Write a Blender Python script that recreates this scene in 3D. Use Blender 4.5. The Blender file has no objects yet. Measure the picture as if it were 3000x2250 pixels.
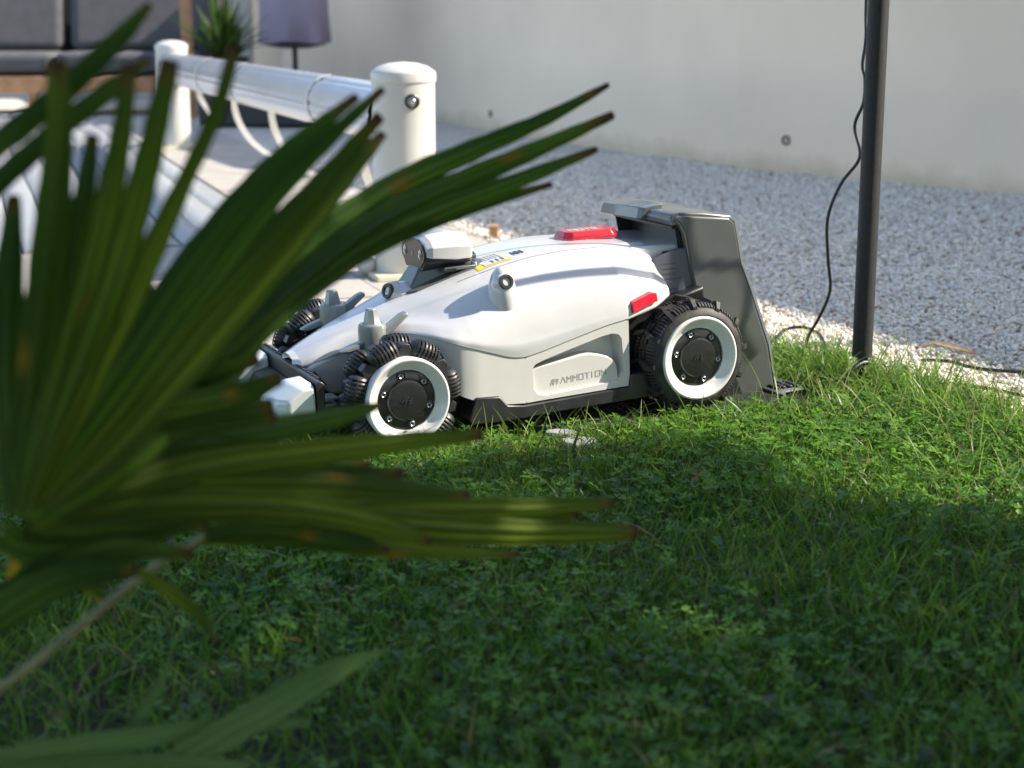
import bpy, math, random
import numpy as np
from mathutils import Vector, Matrix, noise
random.seed(7); rng = np.random.default_rng(11)
PI = math.pi; R = math.radians
scene = bpy.context.scene
COL = scene.collection

# ------------------------------------------------------------------ camera, world, sun, exposure
cd = bpy.data.cameras.new('camera'); cam = bpy.data.objects.new('camera', cd); COL.objects.link(cam)
cam.location = (0, 0, 0.65); cam.rotation_euler = (R(90 - 12.7), 0, 0)
cd.sensor_width = 36; cd.lens = 57.0; cd.clip_start = 0.05; cd.clip_end = 400
cd.dof.use_dof = True; cd.dof.focus_distance = 2.52; cd.dof.aperture_fstop = 5.2; cd.dof.aperture_blades = 0
scene.camera = cam
SUN_EL, SUN_AZ = R(38), R(3)                       # azimuth counted from +X towards +Y
world = bpy.data.worlds.new('World'); scene.world = world; world.use_nodes = True
nt = world.node_tree; sky = nt.nodes.new('ShaderNodeTexSky'); sky.sky_type = 'NISHITA'; sky.sun_disc = False
sky.sun_elevation = SUN_EL; sky.sun_rotation = PI / 2 - SUN_AZ; sky.air_density = 1.0; sky.dust_density = 1.3; sky.ozone_density = 1.2
bg = nt.nodes['Background']; nt.links.new(sky.outputs[0], bg.inputs[0]); bg.inputs[1].default_value = 0.15
sd = bpy.data.lights.new('sun', 'SUN'); sd.energy = 4.8; sd.angle = R(0.5); sd.color = (1.0, 0.91, 0.79)
sun = bpy.data.objects.new('sun', sd); COL.objects.link(sun)
sdir = Vector((math.cos(SUN_EL) * math.cos(SUN_AZ), math.cos(SUN_EL) * math.sin(SUN_AZ), math.sin(SUN_EL)))
sun.rotation_euler = sdir.to_track_quat('Z', 'Y').to_euler(); sun.location = (6, 0, 6)
scene.view_settings.view_transform = 'Standard'; scene.view_settings.look = 'None'
scene.view_settings.exposure = 1.13; scene.view_settings.gamma = 1.0; scene.view_settings.use_curve_mapping = False
scene.cycles.use_denoising = True; scene.cycles.max_bounces = 8

# ------------------------------------------------------------------ materials
def mat(name, col, rough=.5, metal=0., coat=0., var=0., vscale=8., bump=0., bscale=60., attr=None, trans=0., spec=None, detail=4., var2=None):
    m = bpy.data.materials.new(name); m.use_nodes = True; t = m.node_tree; b = t.nodes['Principled BSDF']
    c = tuple(col) + (1,)
    b.inputs['Base Color'].default_value = c; b.inputs['Roughness'].default_value = rough; b.inputs['Metallic'].default_value = metal
    b.inputs['Coat Weight'].default_value = coat; b.inputs['Coat Roughness'].default_value = .06
    if spec is not None: b.inputs['Specular IOR Level'].default_value = spec
    tc = t.nodes.new('ShaderNodeTexCoord')
    if var:
        n = t.nodes.new('ShaderNodeTexNoise'); n.inputs['Scale'].default_value = vscale; n.inputs['Detail'].default_value = 6
        r = t.nodes.new('ShaderNodeValToRGB'); t.links.new(tc.outputs['Object'], n.inputs['Vector']); t.links.new(n.outputs['Fac'], r.inputs[0])
        lo = var2 if var2 else tuple(max(0, x * (1 - var)) for x in col); hi = tuple(min(1, x * (1 + var)) for x in col)
        r.color_ramp.elements[0].position = .32; r.color_ramp.elements[0].color = lo + (1,)
        r.color_ramp.elements[1].position = .68; r.color_ramp.elements[1].color = hi + (1,)
        t.links.new(r.outputs[0], b.inputs['Base Color'])
    if attr:
        a = t.nodes.new('ShaderNodeAttribute'); a.attribute_name = attr; t.links.new(a.outputs['Color'], b.inputs['Base Color'])
        if trans:
            tr = t.nodes.new('ShaderNodeBsdfTranslucent'); mx = t.nodes.new('ShaderNodeMixShader'); mx.inputs[0].default_value = trans
            t.links.new(a.outputs['Color'], tr.inputs['Color']); t.links.new(b.outputs[0], mx.inputs[1]); t.links.new(tr.outputs[0], mx.inputs[2])
            t.links.new(mx.outputs[0], t.nodes['Material Output'].inputs['Surface'])
    if bump:
        n2 = t.nodes.new('ShaderNodeTexNoise'); n2.inputs['Scale'].default_value = bscale; n2.inputs['Detail'].default_value = detail
        bp = t.nodes.new('ShaderNodeBump'); bp.inputs['Strength'].default_value = bump; bp.inputs['Distance'].default_value = .002
        t.links.new(tc.outputs['Object'], n2.inputs['Vector']); t.links.new(n2.outputs['Fac'], bp.inputs['Height']); t.links.new(bp.outputs[0], b.inputs['Normal'])
    return m

M = {}
M['white'] = mat('white_gloss_paint', (.575, .57, .565), .28, coat=.7, var=.03, vscale=30)
M['panel'] = mat('white_satin_plastic', (.62, .605, .57), .45, coat=.15, var=.03, vscale=25, bump=.04, bscale=900)
M['rimwhite'] = mat('wheel_rim_paint', (.74, .735, .725), .3, coat=.5, var=.04, vscale=20)
M['black'] = mat('black_plastic', (.022, .022, .024), .38, var=.3, vscale=40, bump=.12, bscale=700)
M['hub'] = mat('hub_black_cast', (.014, .014, .015), .3, coat=.4, var=.3, vscale=60, bump=.35, bscale=420)
M['rubber'] = mat('dusty_rubber', (.028, .027, .025), .62, var=.7, vscale=55, bump=.2, bscale=500)
M['roller'] = mat('roller_rubber', (.022, .022, .023), .42, var=.5, vscale=45, bump=.1, bscale=400)
M['grey'] = mat('grey_metallic_plastic', (.13, .14, .135), .36, metal=.25, coat=.25, var=.08, vscale=30, bump=.05, bscale=1500)
M['cap'] = mat('silver_grey_plastic', (.25, .27, .26), .34, metal=.3, coat=.25, var=.08, vscale=30, bump=.05, bscale=1500)
M['stat'] = mat('station_grey_plastic', (.108, .118, .111), .24, metal=.15, coat=.45, var=.07, vscale=18, bump=.04, bscale=1200)
M['silver'] = mat('silver_bumper_paint', (.62, .66, .66), .32, metal=.2, coat=.3, var=.04, vscale=20)
M['red'] = mat('red_lens_plastic', (.52, .008, .022), .16, coat=.8, var=.25, vscale=260, bump=.25, bscale=330)
M['redbtn'] = mat('red_button_plastic', (.46, .010, .026), .25, coat=.5, var=.05)
M['steel'] = mat('screw_steel', (.55, .55, .56), .28, metal=1., var=.1, vscale=60)
M['lens'] = mat('camera_window', (.060, .044, .040), .28, coat=.1, var=.1, spec=.25)
M['glass'] = mat('lens_glass', (.22, .19, .20), .12, metal=.5, coat=1.)
M['print'] = mat('grey_print', (.34, .335, .32), .5)
M['seam'] = mat('seam_dark', (.18, .18, .19), .6)
M['yellow'] = mat('yellow_print', (.75, .56, .03), .45)
M['ink'] = mat('black_print', (.05, .05, .05), .5)
M['label'] = mat('station_label_film', (.085, .095, .125), .35)
M['post'] = mat('white_pvc', (.56, .545, .50), .38, coat=.25, var=.05, vscale=9, bump=.03, bscale=120)
M['bpl'] = mat('base_plate_cream', (.62, .56, .40), .6)
M['tube'] = mat('reel_aluminium', (.72, .74, .77), .24, metal=.75, var=.05, vscale=6)
M['strap'] = mat('cream_webbing', (.66, .61, .53), .8, var=.1, vscale=60)
M['pole'] = mat('pole_black_sleeve', (.018, .018, .018), .6, var=.25, vscale=120, bump=.5, bscale=900)
M['cable'] = mat('black_cable', (.016, .016, .017), .42)
M['wall'] = mat('wall_render', (.93, .76, .575), .9, var=.06, vscale=1.3, bump=.5, bscale=160, detail=8)
M['wood'] = mat('warm_teak', (.42, .22, .10), .6, var=.25, vscale=14, bump=.1, bscale=90)
M['cushion'] = mat('grey_outdoor_fabric', (.085, .085, .088), .95, var=.1, vscale=12, bump=.3, bscale=400)
M['wicker'] = mat('dark_woven_back', (.022, .024, .028), .8, var=.3, vscale=70, bump=.5, bscale=200)
M['lilac'] = mat('lilac_cover_fabric', (.33, .275, .345), .9, var=.06, vscale=7, bump=.2, bscale=120)
M['paver'] = mat('beige_paver', (.36, .335, .30), .85, var=.12, vscale=7, bump=.35, bscale=140)
M['cover'] = mat('pool_cover_slat', (.37, .39, .405), .35, coat=.2, var=.05, vscale=5)
M['water'] = mat('pool_shell_blue', (.35, .42, .46), .3)
M['soil'] = mat('garden_soil', (.030, .024, .015), .95, var=.6, vscale=30, bump=.9, bscale=60, var2=(.016, .022, .008))
M['concrete'] = mat('grey_stone_chip', (.30, .30, .29), .85, var=.2, vscale=30, bump=.4, bscale=150)
M['bark'] = mat('bark', (.09, .065, .045), .9, var=.4, vscale=20, bump=.8, bscale=40)
M['petiole'] = mat('petiole_green_brown', (.20, .20, .08), .55, var=.3, vscale=30)
M['pot'] = mat('dark_pot_glaze', (.02, .02, .022), .4)
M['dryleaf'] = mat('dry_leaf', (.42, .27, .14), .8, var=.25, vscale=50)
M['houserender'] = mat('house_render', (.50, .47, .42), .9, var=.05, vscale=1.)
M['rooftile'] = mat('roof_tile', (.30, .12, .07), .8, var=.2, vscale=6)
M['leafA'] = mat('palm_leaf', (.05, .09, .02), .55, attr='Col', trans=.30, bump=.10, bscale=220, spec=.16)
M['grass'] = mat('grass_blade', (.05, .10, .02), .38, attr='Col', trans=.55, spec=.4)
M['stone'] = mat('gravel_stone', (.45, .44, .42), .8, attr='Col', bump=.3, bscale=300)
M['treeleaf'] = mat('tree_leaf', (.05, .10, .02), .5, attr='Col', trans=.3)

def gravel_material():
    m = bpy.data.materials.new('gravel_bed'); m.use_nodes = True; t = m.node_tree; b = t.nodes['Principled BSDF']; b.inputs['Roughness'].default_value = .85
    tc = t.nodes.new('ShaderNodeTexCoord'); v = t.nodes.new('ShaderNodeTexVoronoi'); v.inputs['Scale'].default_value = 75
    v.inputs['Randomness'].default_value = 1
    t.links.new(tc.outputs['Object'], v.inputs['Vector'])
    sep = t.nodes.new('ShaderNodeSeparateColor'); t.links.new(v.outputs['Color'], sep.inputs[0])
    r = t.nodes.new('ShaderNodeValToRGB'); e = r.color_ramp.elements
    e[0].position = 0; e[0].color = (.42, .38, .33, 1); e[1].position = 1; e[1].color = (.88, .81, .71, 1)
    k = r.color_ramp.elements.new(.35); k.color = (.70, .64, .55, 1); k = r.color_ramp.elements.new(.7); k.color = (.70, .64, .55, 1)
    t.links.new(sep.outputs[0], r.inputs[0])
    n = t.nodes.new('ShaderNodeTexNoise'); n.inputs['Scale'].default_value = 5; n.inputs['Detail'].default_value = 5
    t.links.new(tc.outputs['Object'], n.inputs['Vector'])
    mx = t.nodes.new('ShaderNodeMix'); mx.data_type = 'RGBA'; mx.blend_type = 'MULTIPLY'; mx.inputs[0].default_value = .35
    t.links.new(r.outputs[0], mx.inputs[6]); t.links.new(n.outputs['Fac'], mx.inputs[7]); 
    dm = t.nodes.new('ShaderNodeMath'); dm.operation = 'MULTIPLY'; dm.inputs[1].default_value = -1
    t.links.new(v.outputs['Distance'], dm.inputs[0])
    bp = t.nodes.new('ShaderNodeBump'); bp.inputs['Strength'].default_value = 1; bp.inputs['Distance'].default_value = .007
    t.links.new(dm.outputs[0], bp.inputs['Height']); t.links.new(bp.outputs[0], b.inputs['Normal']); t.links.new(mx.outputs[2], b.inputs['Base Color'])
    return m
M['gravel'] = gravel_material()
def wall_material():
    # painted render: broad trowel mottling, plus earth splash and ochre stains along the foot
    m = M['wall']; t = m.node_tree; b = t.nodes['Principled BSDF']; src = b.inputs['Base Color'].links[0].from_socket
    g = t.nodes.new('ShaderNodeNewGeometry'); sp = t.nodes.new('ShaderNodeSeparateXYZ'); t.links.new(g.outputs['Position'], sp.inputs[0])
    n = t.nodes.new('ShaderNodeTexNoise'); n.inputs['Scale'].default_value = 4.5; n.inputs['Detail'].default_value = 8; n.inputs['Roughness'].default_value = .65; t.links.new(g.outputs['Position'], n.inputs['Vector'])
    a = t.nodes.new('ShaderNodeMath'); a.operation = 'MULTIPLY_ADD'; a.inputs[1].default_value = -4.5; t.links.new(sp.outputs['Z'], a.inputs[0]); t.links.new(n.outputs['Fac'], a.inputs[2])
    r = t.nodes.new('ShaderNodeValToRGB'); r.color_ramp.elements[0].position = .12; r.color_ramp.elements[0].color = (0, 0, 0, 1); r.color_ramp.elements[1].position = .50; r.color_ramp.elements[1].color = (.55, .55, .55, 1); t.links.new(a.outputs[0], r.inputs[0])
    mx = t.nodes.new('ShaderNodeMix'); mx.data_type = 'RGBA'; t.links.new(r.outputs[0], mx.inputs[0]); t.links.new(src, mx.inputs[6]); mx.inputs[7].default_value = (.55, .43, .27, 1); t.links.new(mx.outputs[2], b.inputs['Base Color'])
wall_material()

# ------------------------------------------------------------------ helpers
class MB:
    def __init__(s): s.v = []; s.f = []
    def add(s, v, f):
        o = len(s.v); s.v += [tuple(p) for p in v]; s.f += [tuple(i + o for i in q) for q in f]; return s
    def box(s, x0, x1, y0, y1, z0, z1):
        return s.add([(x0, y0, z0), (x1, y0, z0), (x1, y1, z0), (x0, y1, z0), (x0, y0, z1), (x1, y0, z1), (x1, y1, z1), (x0, y1, z1)],
                     [(0, 3, 2, 1), (4, 5, 6, 7), (0, 1, 5, 4), (1, 2, 6, 5), (2, 3, 7, 6), (3, 0, 4, 7)])
    def prism(s, poly, a, b, axis='y', s1=None):
        # poly of 2D points; extruded along axis from a to b; s1 = optional other poly at b
        P2 = s1 or poly
        def mk(p, h): return {'y': (p[0], h, p[1]), 'z': (p[0], p[1], h), 'x': (h, p[0], p[1])}[axis]
        n = len(poly); v = [mk(p, a) for p in poly] + [mk(p, b) for p in P2]
        f = [tuple(range(n)), tuple(range(2 * n - 1, n - 1, -1))] + [(i, n + i, n + (i + 1) % n, (i + 1) % n) for i in range(n)]
        return s.add(v, f)
    def tube(s, path, rad, n=10, cap=True):
        path = [Vector(p) for p in path]; m = len(path)
        rad = [rad] * m if not hasattr(rad, '__len__') else rad
        v = []; f = []; u = None
        for i, p in enumerate(path):
            t = (path[min(i + 1, m - 1)] - path[max(i - 1, 0)]).normalized()
            if u is None: u = t.orthogonal().normalized()
            u = (u - t * u.dot(t)).normalized(); w = t.cross(u)
            for k in range(n):
                a = 2 * PI * k / n; v.append(p + (u * math.cos(a) + w * math.sin(a)) * rad[i])
        for i in range(m - 1):
            for k in range(n): f.append((i * n + k, i * n + (k + 1) % n, (i + 1) * n + (k + 1) % n, (i + 1) * n + k))
        if cap: f += [tuple(range(n - 1, -1, -1)), tuple(range((m - 1) * n, m * n))]
        return s.add(v, f)
    def lathe(s, prof, n=32, org=(0, 0, 0), ax=(0, 1, 0)):
        # prof: (radius, height along ax)
        ax = Vector(ax).normalized(); u = ax.orthogonal().normalized(); w = ax.cross(u); o = Vector(org); v = []; f = []
        for r, h in prof:
            for k in range(n):
                a = 2 * PI * k / n; v.append(o + ax * h + (u * math.cos(a) + w * math.sin(a)) * max(r, 1e-5))
        for i in range(len(prof) - 1):
            for k in range(n): f.append((i * n + k, (i + 1) * n + k, (i + 1) * n + (k + 1) % n, i * n + (k + 1) % n))
        return s.add(v, f)
    def ball(s, c, r, nu=16, nv=10):
        rx, ry, rz = (r, r, r) if not hasattr(r, '__len__') else r
        v = []; f = []
        for i in range(nv + 1):
            t = PI * i / nv
            for k in range(nu):
                a = 2 * PI * k / nu; v.append((c[0] + rx * math.sin(t) * math.cos(a), c[1] + ry * math.sin(t) * math.sin(a), c[2] + rz * math.cos(t)))
        for i in range(nv):
            for k in range(nu): f.append((i * nu + k, (i + 1) * nu + k, (i + 1) * nu + (k + 1) % nu, i * nu + (k + 1) % nu))
        return s.add(v, f)
    def mesh(s, name, m, smooth=30):
        me = bpy.data.meshes.new(name); me.from_pydata([tuple(p) for p in s.v], [], s.f); me.update(); me.materials.append(m)
        if smooth is not None:
            me.polygons.foreach_set('use_smooth', [True] * len(me.polygons))
            try: me.set_sharp_from_angle(angle=R(smooth))
            except Exception: pass
        return me
    def build(s, name, m, parent=None, smooth=30, bevel=0., seg=2, loc=None, rot=None):
        o = bpy.data.objects.new(name, s.mesh(name, m, smooth)); COL.objects.link(o)
        if parent: o.parent = parent
        if loc: o.location = loc
        if rot: o.rotation_euler = rot
        if bevel:
            b = o.modifiers.new('bevel', 'BEVEL'); b.width = bevel; b.segments = seg; b.limit_method = 'ANGLE'; b.angle_limit = R(28)
            b.harden_normals = False
        return o

def tag(o, label=None, cat=None, group=None, kind=None):
    if label: o['label'] = label
    if cat: o['category'] = cat
    if group: o['group'] = group
    if kind: o['kind'] = kind
    return o
def thing(name, label, cat, loc=(0, 0, 0), rot=(0, 0, 0), group=None):
    e = bpy.data.objects.new(name, None); e.empty_display_size = .05; COL.objects.link(e); e.location = loc; e.rotation_euler = rot
    return tag(e, label, cat, group)
def inst(me, name, parent, loc=(0, 0, 0), rot=(0, 0, 0), sc=None, mtx=None):
    o = bpy.data.objects.new(name, me); COL.objects.link(o); o.parent = parent
    if mtx is not None: o.matrix_local = mtx
    else:
        o.location = loc; o.rotation_euler = rot
        if sc: o.scale = sc
    return o
def raw_mesh(name, V, F, colors=None, m=None, smooth=False):
    # V (n,3), F (k,3) or (k,4) numpy; fast build
    me = bpy.data.meshes.new(name); V = np.asarray(V, np.float32); F = np.asarray(F, np.int32)
    me.vertices.add(len(V)); me.vertices.foreach_set('co', V.ravel())
    k = F.shape[1]; me.loops.add(F.size); me.loops.foreach_set('vertex_index', F.ravel())
    me.polygons.add(len(F)); me.polygons.foreach_set('loop_start', np.arange(0, F.size, k, dtype=np.int32))
    me.polygons.foreach_set('loop_total', np.full(len(F), k, np.int32))
    if smooth: me.polygons.foreach_set('use_smooth', np.ones(len(F), bool))
    if colors is not None:
        a = me.color_attributes.new('Col', 'FLOAT_COLOR', 'POINT'); c = np.ones((len(V), 4), np.float32); c[:, :3] = colors
        a.data.foreach_set('color', c.ravel())
    me.update(calc_edges=True); me.validate()
    if m: me.materials.append(m)
    o = bpy.data.objects.new(name, me); COL.objects.link(o); return o
def interp(x, tab):
    if x <= tab[0][0]: return tab[0][1]
    for (a, va), (b, vb) in zip(tab, tab[1:]):
        if x <= b: return va + (vb - va) * (x - a) / (b - a)
    return tab[-1][1]
def smoothtab(tab, step=.004, sig=.012):
    # gaussian smoothed version of a table (keeps broad shape, rounds corners)
    xs = np.arange(tab[0][0], tab[-1][0] + 1e-6, step); v = np.array([interp(x, tab) for x in xs])
    k = np.arange(-12, 13) * step; w = np.exp(-(k / sig) ** 2 / 2); w /= w.sum()
    # linear extension at the ends
    lo = v[0] + (v[1] - v[0]) * np.arange(-12, 0); hi = v[-1] + (v[-1] - v[-2]) * np.arange(1, 13)
    vv = np.convolve(np.concatenate([lo, v, hi]), w, 'valid')
    return [(float(a), float(b)) for a, b in zip(xs, vv)]
def smooth_path(pts, n=6):
    P = [Vector(p) for p in pts]; out = []
    for i in range(len(P) - 1):
        p0, p1, p2, p3 = P[max(i - 1, 0)], P[i], P[i + 1], P[min(i + 2, len(P) - 1)]
        for k in range(n):
            t = k / n; out.append(.5 * ((2 * p1) + (p2 - p0) * t + (2 * p0 - 5 * p1 + 4 * p2 - p3) * t * t + (3 * p1 - p0 - 3 * p2 + p3) * t ** 3))
    out.append(P[-1]); return out
GL = {'M': [[(0, 0), (0, 1), (.5, .5), (1, 1), (1, 0)]], 'A': [[(-.05, 0), (.45, 1), (.55, 1), (1.05, 0)]], 'O': [[(0, 0), (0, 1), (1, 1), (1, 0), (0, 0)]],
      'T': [[(0, 1), (1, 1)], [(.5, 1), (.5, 0)]], 'I': [[(.3, 0), (.3, 1)]], 'N': [[(0, 0), (0, 1), (1, 0), (1, 1)]],
      'S': [[(1, 1), (0, 1), (0, .5), (1, .5), (1, 0), (0, 0)]], 'P': [[(0, 0), (0, 1), (1, 1), (1, .45), (0, .45)]]}
def letters(mb, text, fn, h, wd, gap, th=.16, thick=.0006, u0=0., v0=0.):
    # fn(u, v, d) maps letter plane (u right, v up, d outwards) to 3D
    u = u0
    for ch in text:
        w = wd * (.6 if ch == 'I' else 1)
        for line in GL[ch]:
            for (x0, y0), (x1, y1) in zip(line, line[1:]):
                a = Vector((u + x0 * w, v0 + y0 * h)); b = Vector((u + x1 * w, v0 + y1 * h)); d = (b - a).normalized() * th * h * .5; n = Vector((-d.y, d.x))
                a2 = a - d * .98; b2 = b + d * .98; q = [a2 - n, b2 - n, b2 + n, a2 + n]
                dd = thick * random.uniform(.9, 1.1)
                mb.add([fn(p.x, p.y, 0) for p in q] + [fn(p.x, p.y, dd) for p in q], [(4, 5, 6, 7), (0, 1, 5, 4), (1, 2, 6, 5), (2, 3, 7, 6), (3, 0, 4, 7)])
        u += w + gap
    return u
LOGO = [[(0, 0), (.42, 1), (.66, 1), (.24, 0)], [(.50, .35), (.78, 1), (1.0, 1), (.72, .0), (.60, .0)], [(1.05, .55), (1.2, 1), (1.5, .95), (1.62, .62), (1.45, .42), (1.2, .40)], [(1.12, 0), (1.22, .3), (1.8, .42), (1.36, .12)]]
def logo(mb, fn, s, thick=.0006):
    for p in LOGO:
        n = len(p); mb.add([fn(x * s, y * s, 0) for x, y in p] + [fn(x * s, y * s, thick) for x, y in p], [tuple(range(n, 2 * n))] + [(i, (i + 1) % n, n + (i + 1) % n, n + i) for i in range(n)])
# ------------------------------------------------------------------ setting: ground, lawn soil, gravel bed, paving, pool
def sheet(name, poly, z, m):
    mb = MB(); mb.add([(x, y, z) for x, y in poly], [tuple(range(len(poly)))]); o = mb.build(name, m, smooth=None); tag(o, kind='structure'); return o
sheet('ground', [(-60, -60), (60, -60), (60, 60), (-60, 60)], -.03, M['soil'])
EDGE = [(.08, 3.10), (.30, 3.22), (.518, 3.214), (.596, 3.08), (.694, 2.927), (.777, 2.762), (.83, 2.55), (.90, 2.30), (1.0, 1.9), (1.15, 1.2), (1.3, .2), (1.4, -3)]
def edge_x(y):   # x of the lawn/gravel edge at a given y (right hand side of the lawn)
    t = [(-3, 1.4), (.2, 1.3), (1.2, 1.15), (1.9, 1.0), (2.30, .90), (2.55, .83), (2.762, .777), (2.927, .694), (3.08, .596), (3.214, .50), (3.4, .3)]
    return interp(y, t)
lawn_soil = sheet('lawn_soil', [(-8, -3), (1.4, -3), (1.3, .2), (1.15, 1.2), (1.0, 1.9), (.90, 2.30), (.83, 2.55), (.777, 2.762), (.694, 2.927), (.596, 3.08), (.518, 3.214), (.30, 3.25), (-.6, 3.45), (-8, 3.45)], -.004, M['soil'])
# gently uneven gravel bed
gx = np.linspace(-9, 6, 151); gy = np.linspace(1.0, 17, 161); X, Y = np.meshgrid(gx, gy)
Z = -.012 + .006 * np.sin(X * 3.1 + Y * 1.7) * np.sin(Y * 2.3 - X) 
V = np.stack([X.ravel(), Y.ravel(), Z.ravel()], 1); nx = len(gx); I = np.arange((len(gy) - 1) * (nx - 1)); rr, cc = I // (nx - 1), I % (nx - 1)
F = np.stack([rr * nx + cc, rr * nx + cc + 1, (rr + 1) * nx + cc + 1, (rr + 1) * nx + cc], 1)
ctr = V[F].mean(1); keep = ~((ctr[:, 1] < 3.3) & (ctr[:, 0] < np.interp(ctr[:, 1], [-3, .2, 1.2, 1.9, 2.3, 2.55, 2.762, 2.927, 3.08, 3.214, 3.4], [1.4, 1.3, 1.15, 1., .9, .83, .777, .694, .596, .5, .3]) - .06))
g = raw_mesh('gravel_bed', V, F[keep], m=M['gravel'], smooth=True); tag(g, kind='structure')

AX0 = np.array([-.273, 4.137]); AXD = np.array([-.3243, .9459]); AXN = np.array([.9459, .3243])     # reel axis on the ground, its direction and its right normal
def ap(u, n): p = AX0 + AXD * u + AXN * n; return (float(p[0]), float(p[1]))
paving = thing('pool_paving', None, None); tag(paving, kind='structure'); 
pv = []
for sz in (.52, .50):
    mb = MB(); mb.box(0, sz - .006, 0, .494, -.03, 0); pv.append(mb.mesh('paver', M['paver'], None))
bed = MB(); q = [ap(-1.32, -1.70), ap(-1.32, .41), ap(6.2, .41), ap(6.2, -.13), ap(.70, -.13), ap(.70, -1.70)]; bed.add([(a, b, -.006) for a, b in q], [(0, 1, 2, 3, 4, 5)])
bed.build('paving_bed', M['soil'], paving, smooth=None)
k = 0; ang = math.atan2(AXN[1], AXN[0])
for ru in range(-2, 13):
    for j, n0 in enumerate((-1.685, -1.165, -.645, -.125)):
        if ru > 1 and j < 3: continue
        u = -.31 + ru * .5 + .004; p = ap(u, n0); w = .52
        o = inst(pv[0] if j == 0 or True else pv[1], 'paver', paving, (p[0], p[1], .008 + random.uniform(-.0015, .0015)), (random.uniform(-.003, .003), random.uniform(-.003, .003), ang))
        k += 1
for p in pv:
    pass
# pool with a rolling slat cover on it, left of the reel
pool = sheet('pool_water', [ap(.73, -.16), ap(7.2, -.16), ap(7.2, -6), ap(.73, -6)], -.022, M['water'])
cover = thing('pool_cover', 'white slatted pool cover lying flat beside the white reel', 'pool cover', ap(.73, -.126) + (.0,), (0, 0, math.atan2(AXD[1], AXD[0])))
mb = MB(); prof = [(0, 0), (.004, .012), (.02, .018), (.085, .018), (.101, .012), (.105, 0)]
mb.prism(prof, .02, 7.0, 'y'); 
# local frame of the cover: x along the reel, y to its left; slats run along x
mb = MB(); mb.prism([(0, -.012), (.006, .008), (.02, .014), (.088, .014), (.102, .008), (.108, -.012)], 0, 6.9, 'x'); slat = mb.mesh('slat', M['cover'], 25)
for i in range(44):
    inst(slat, 'slat', cover, (0, .01 + i * .112, random.uniform(-.001, .001)), (random.uniform(-.004, .004), 0, 0))

# garden wall: two straight runs with a slight bend, one object with parts
wall = thing('garden_wall', 'tall beige rendered garden wall running along the gravel to the corner', 'wall')
W0, W1, W2, W3 = (-2.55, 15.37), (1.0, 7.30), (1.939, 6.148), (6.0, 1.17)
def wallrun(a, b, h=1.75, th=.18):
    a = Vector(a); b = Vector(b); d = (b - a).normalized(); n = Vector((-d.y, d.x)); n = n if n.x > 0 else -n
    mb = MB(); c = [a, b, b + n * th, a + n * th]; mb.add([(p.x, p.y, -.05) for p in c] + [(p.x, p.y, h) for p in c], [(0, 1, 5, 4), (1, 2, 6, 5), (2, 3, 7, 6), (3, 0, 4, 7), (4, 5, 6, 7)]); return mb
wallrun(W0, W1).build('wall_panel', M['wall'], wall, smooth=None); wallrun(W1, W3).build('wall_panel', M['wall'], wall, smooth=None)
for (x, y, z), (dx, dy) in (((-.125, 9.860, .092), (.403, -.915)), ((1.187, 7.071, .137), (.632, -.775))):
    mb = MB(); n = Vector((dy, -dx)); n = Vector((-abs(dy) , -abs(dx)))
    mb.lathe([(.021, -.002), (.021, .004), (.015, .004), (.013, -.010), (0, -.010)], 16, (x + n.x * .004, y + n.y * .004, z), (n.x, n.y, 0)); mb.build('drain_hole', M['black'], wall)
far_wall = thing('house_wall', 'shaded grey house wall closing the yard behind the sofa', 'wall')
mb = MB(); mb.box(-9, -2.2, 13.9, 14.1, -.05, 3.2); mb.build('wall_panel', M['houserender'], far_wall, smooth=None)
# added unseen house: its eaves put the gravel and garden wall in shade
house = thing('shade_house', 'added unseen beige house casting shade from beyond the garden wall', 'house')
hd = Vector((-.4198, .9076)); hn = Vector((.9076, .4198)); h0 = Vector((6.83, 2.79))
def hp(u, n, z): p = h0 + hd * u + hn * n; return (p.x, p.y, z)
mb = MB(); mb.add([hp(-4, .3, 0), hp(16, .3, 0), hp(16, 8, 0), hp(-4, 8, 0), hp(-4, .3, 4.2), hp(16, .3, 4.2), hp(16, 8, 4.2), hp(-4, 8, 4.2)], [(0, 1, 5, 4), (1, 2, 6, 5), (2, 3, 7, 6), (3, 0, 4, 7), (4, 5, 6, 7)])
mb.build('wall', M['houserender'], house, smooth=None)
mb = MB(); mb.add([hp(-4.3, 0, 4.45), hp(16.3, 0, 4.45), hp(16.3, 4.2, 6.4), hp(-4.3, 4.2, 6.4), hp(16.3, 8.4, 4.45), hp(-4.3, 8.4, 4.45), hp(-4.3, 0, 4.3), hp(16.3, 0, 4.3), hp(16.3, 8.4, 4.3), hp(-4.3, 8.4, 4.3)],
   [(0, 1, 2, 3), (3, 2, 4, 5), (6, 7, 1, 0), (7, 8, 4, 2, 1), (9, 6, 0, 3, 5), (8, 9, 5, 4), (6, 9, 8, 7)]); mb.build('roof', M['rooftile'], house, smooth=None)
for u in (0, 4, 8, 12):
    mb = MB(); p = [hp(u, .27, 1.2), hp(u + 1.4, .27, 1.2), hp(u + 1.4, .27, 2.6), hp(u, .27, 2.6)]; p2 = [hp(u, .31, 1.2), hp(u + 1.4, .31, 1.2), hp(u + 1.4, .31, 2.6), hp(u, .31, 2.6)]
    mb.add(p + p2, [(0, 1, 2, 3), (0, 1, 5, 4), (1, 2, 6, 5), (2, 3, 7, 6), (3, 0, 4, 7)]); mb.build('window', M['black'], house, smooth=None)
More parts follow.
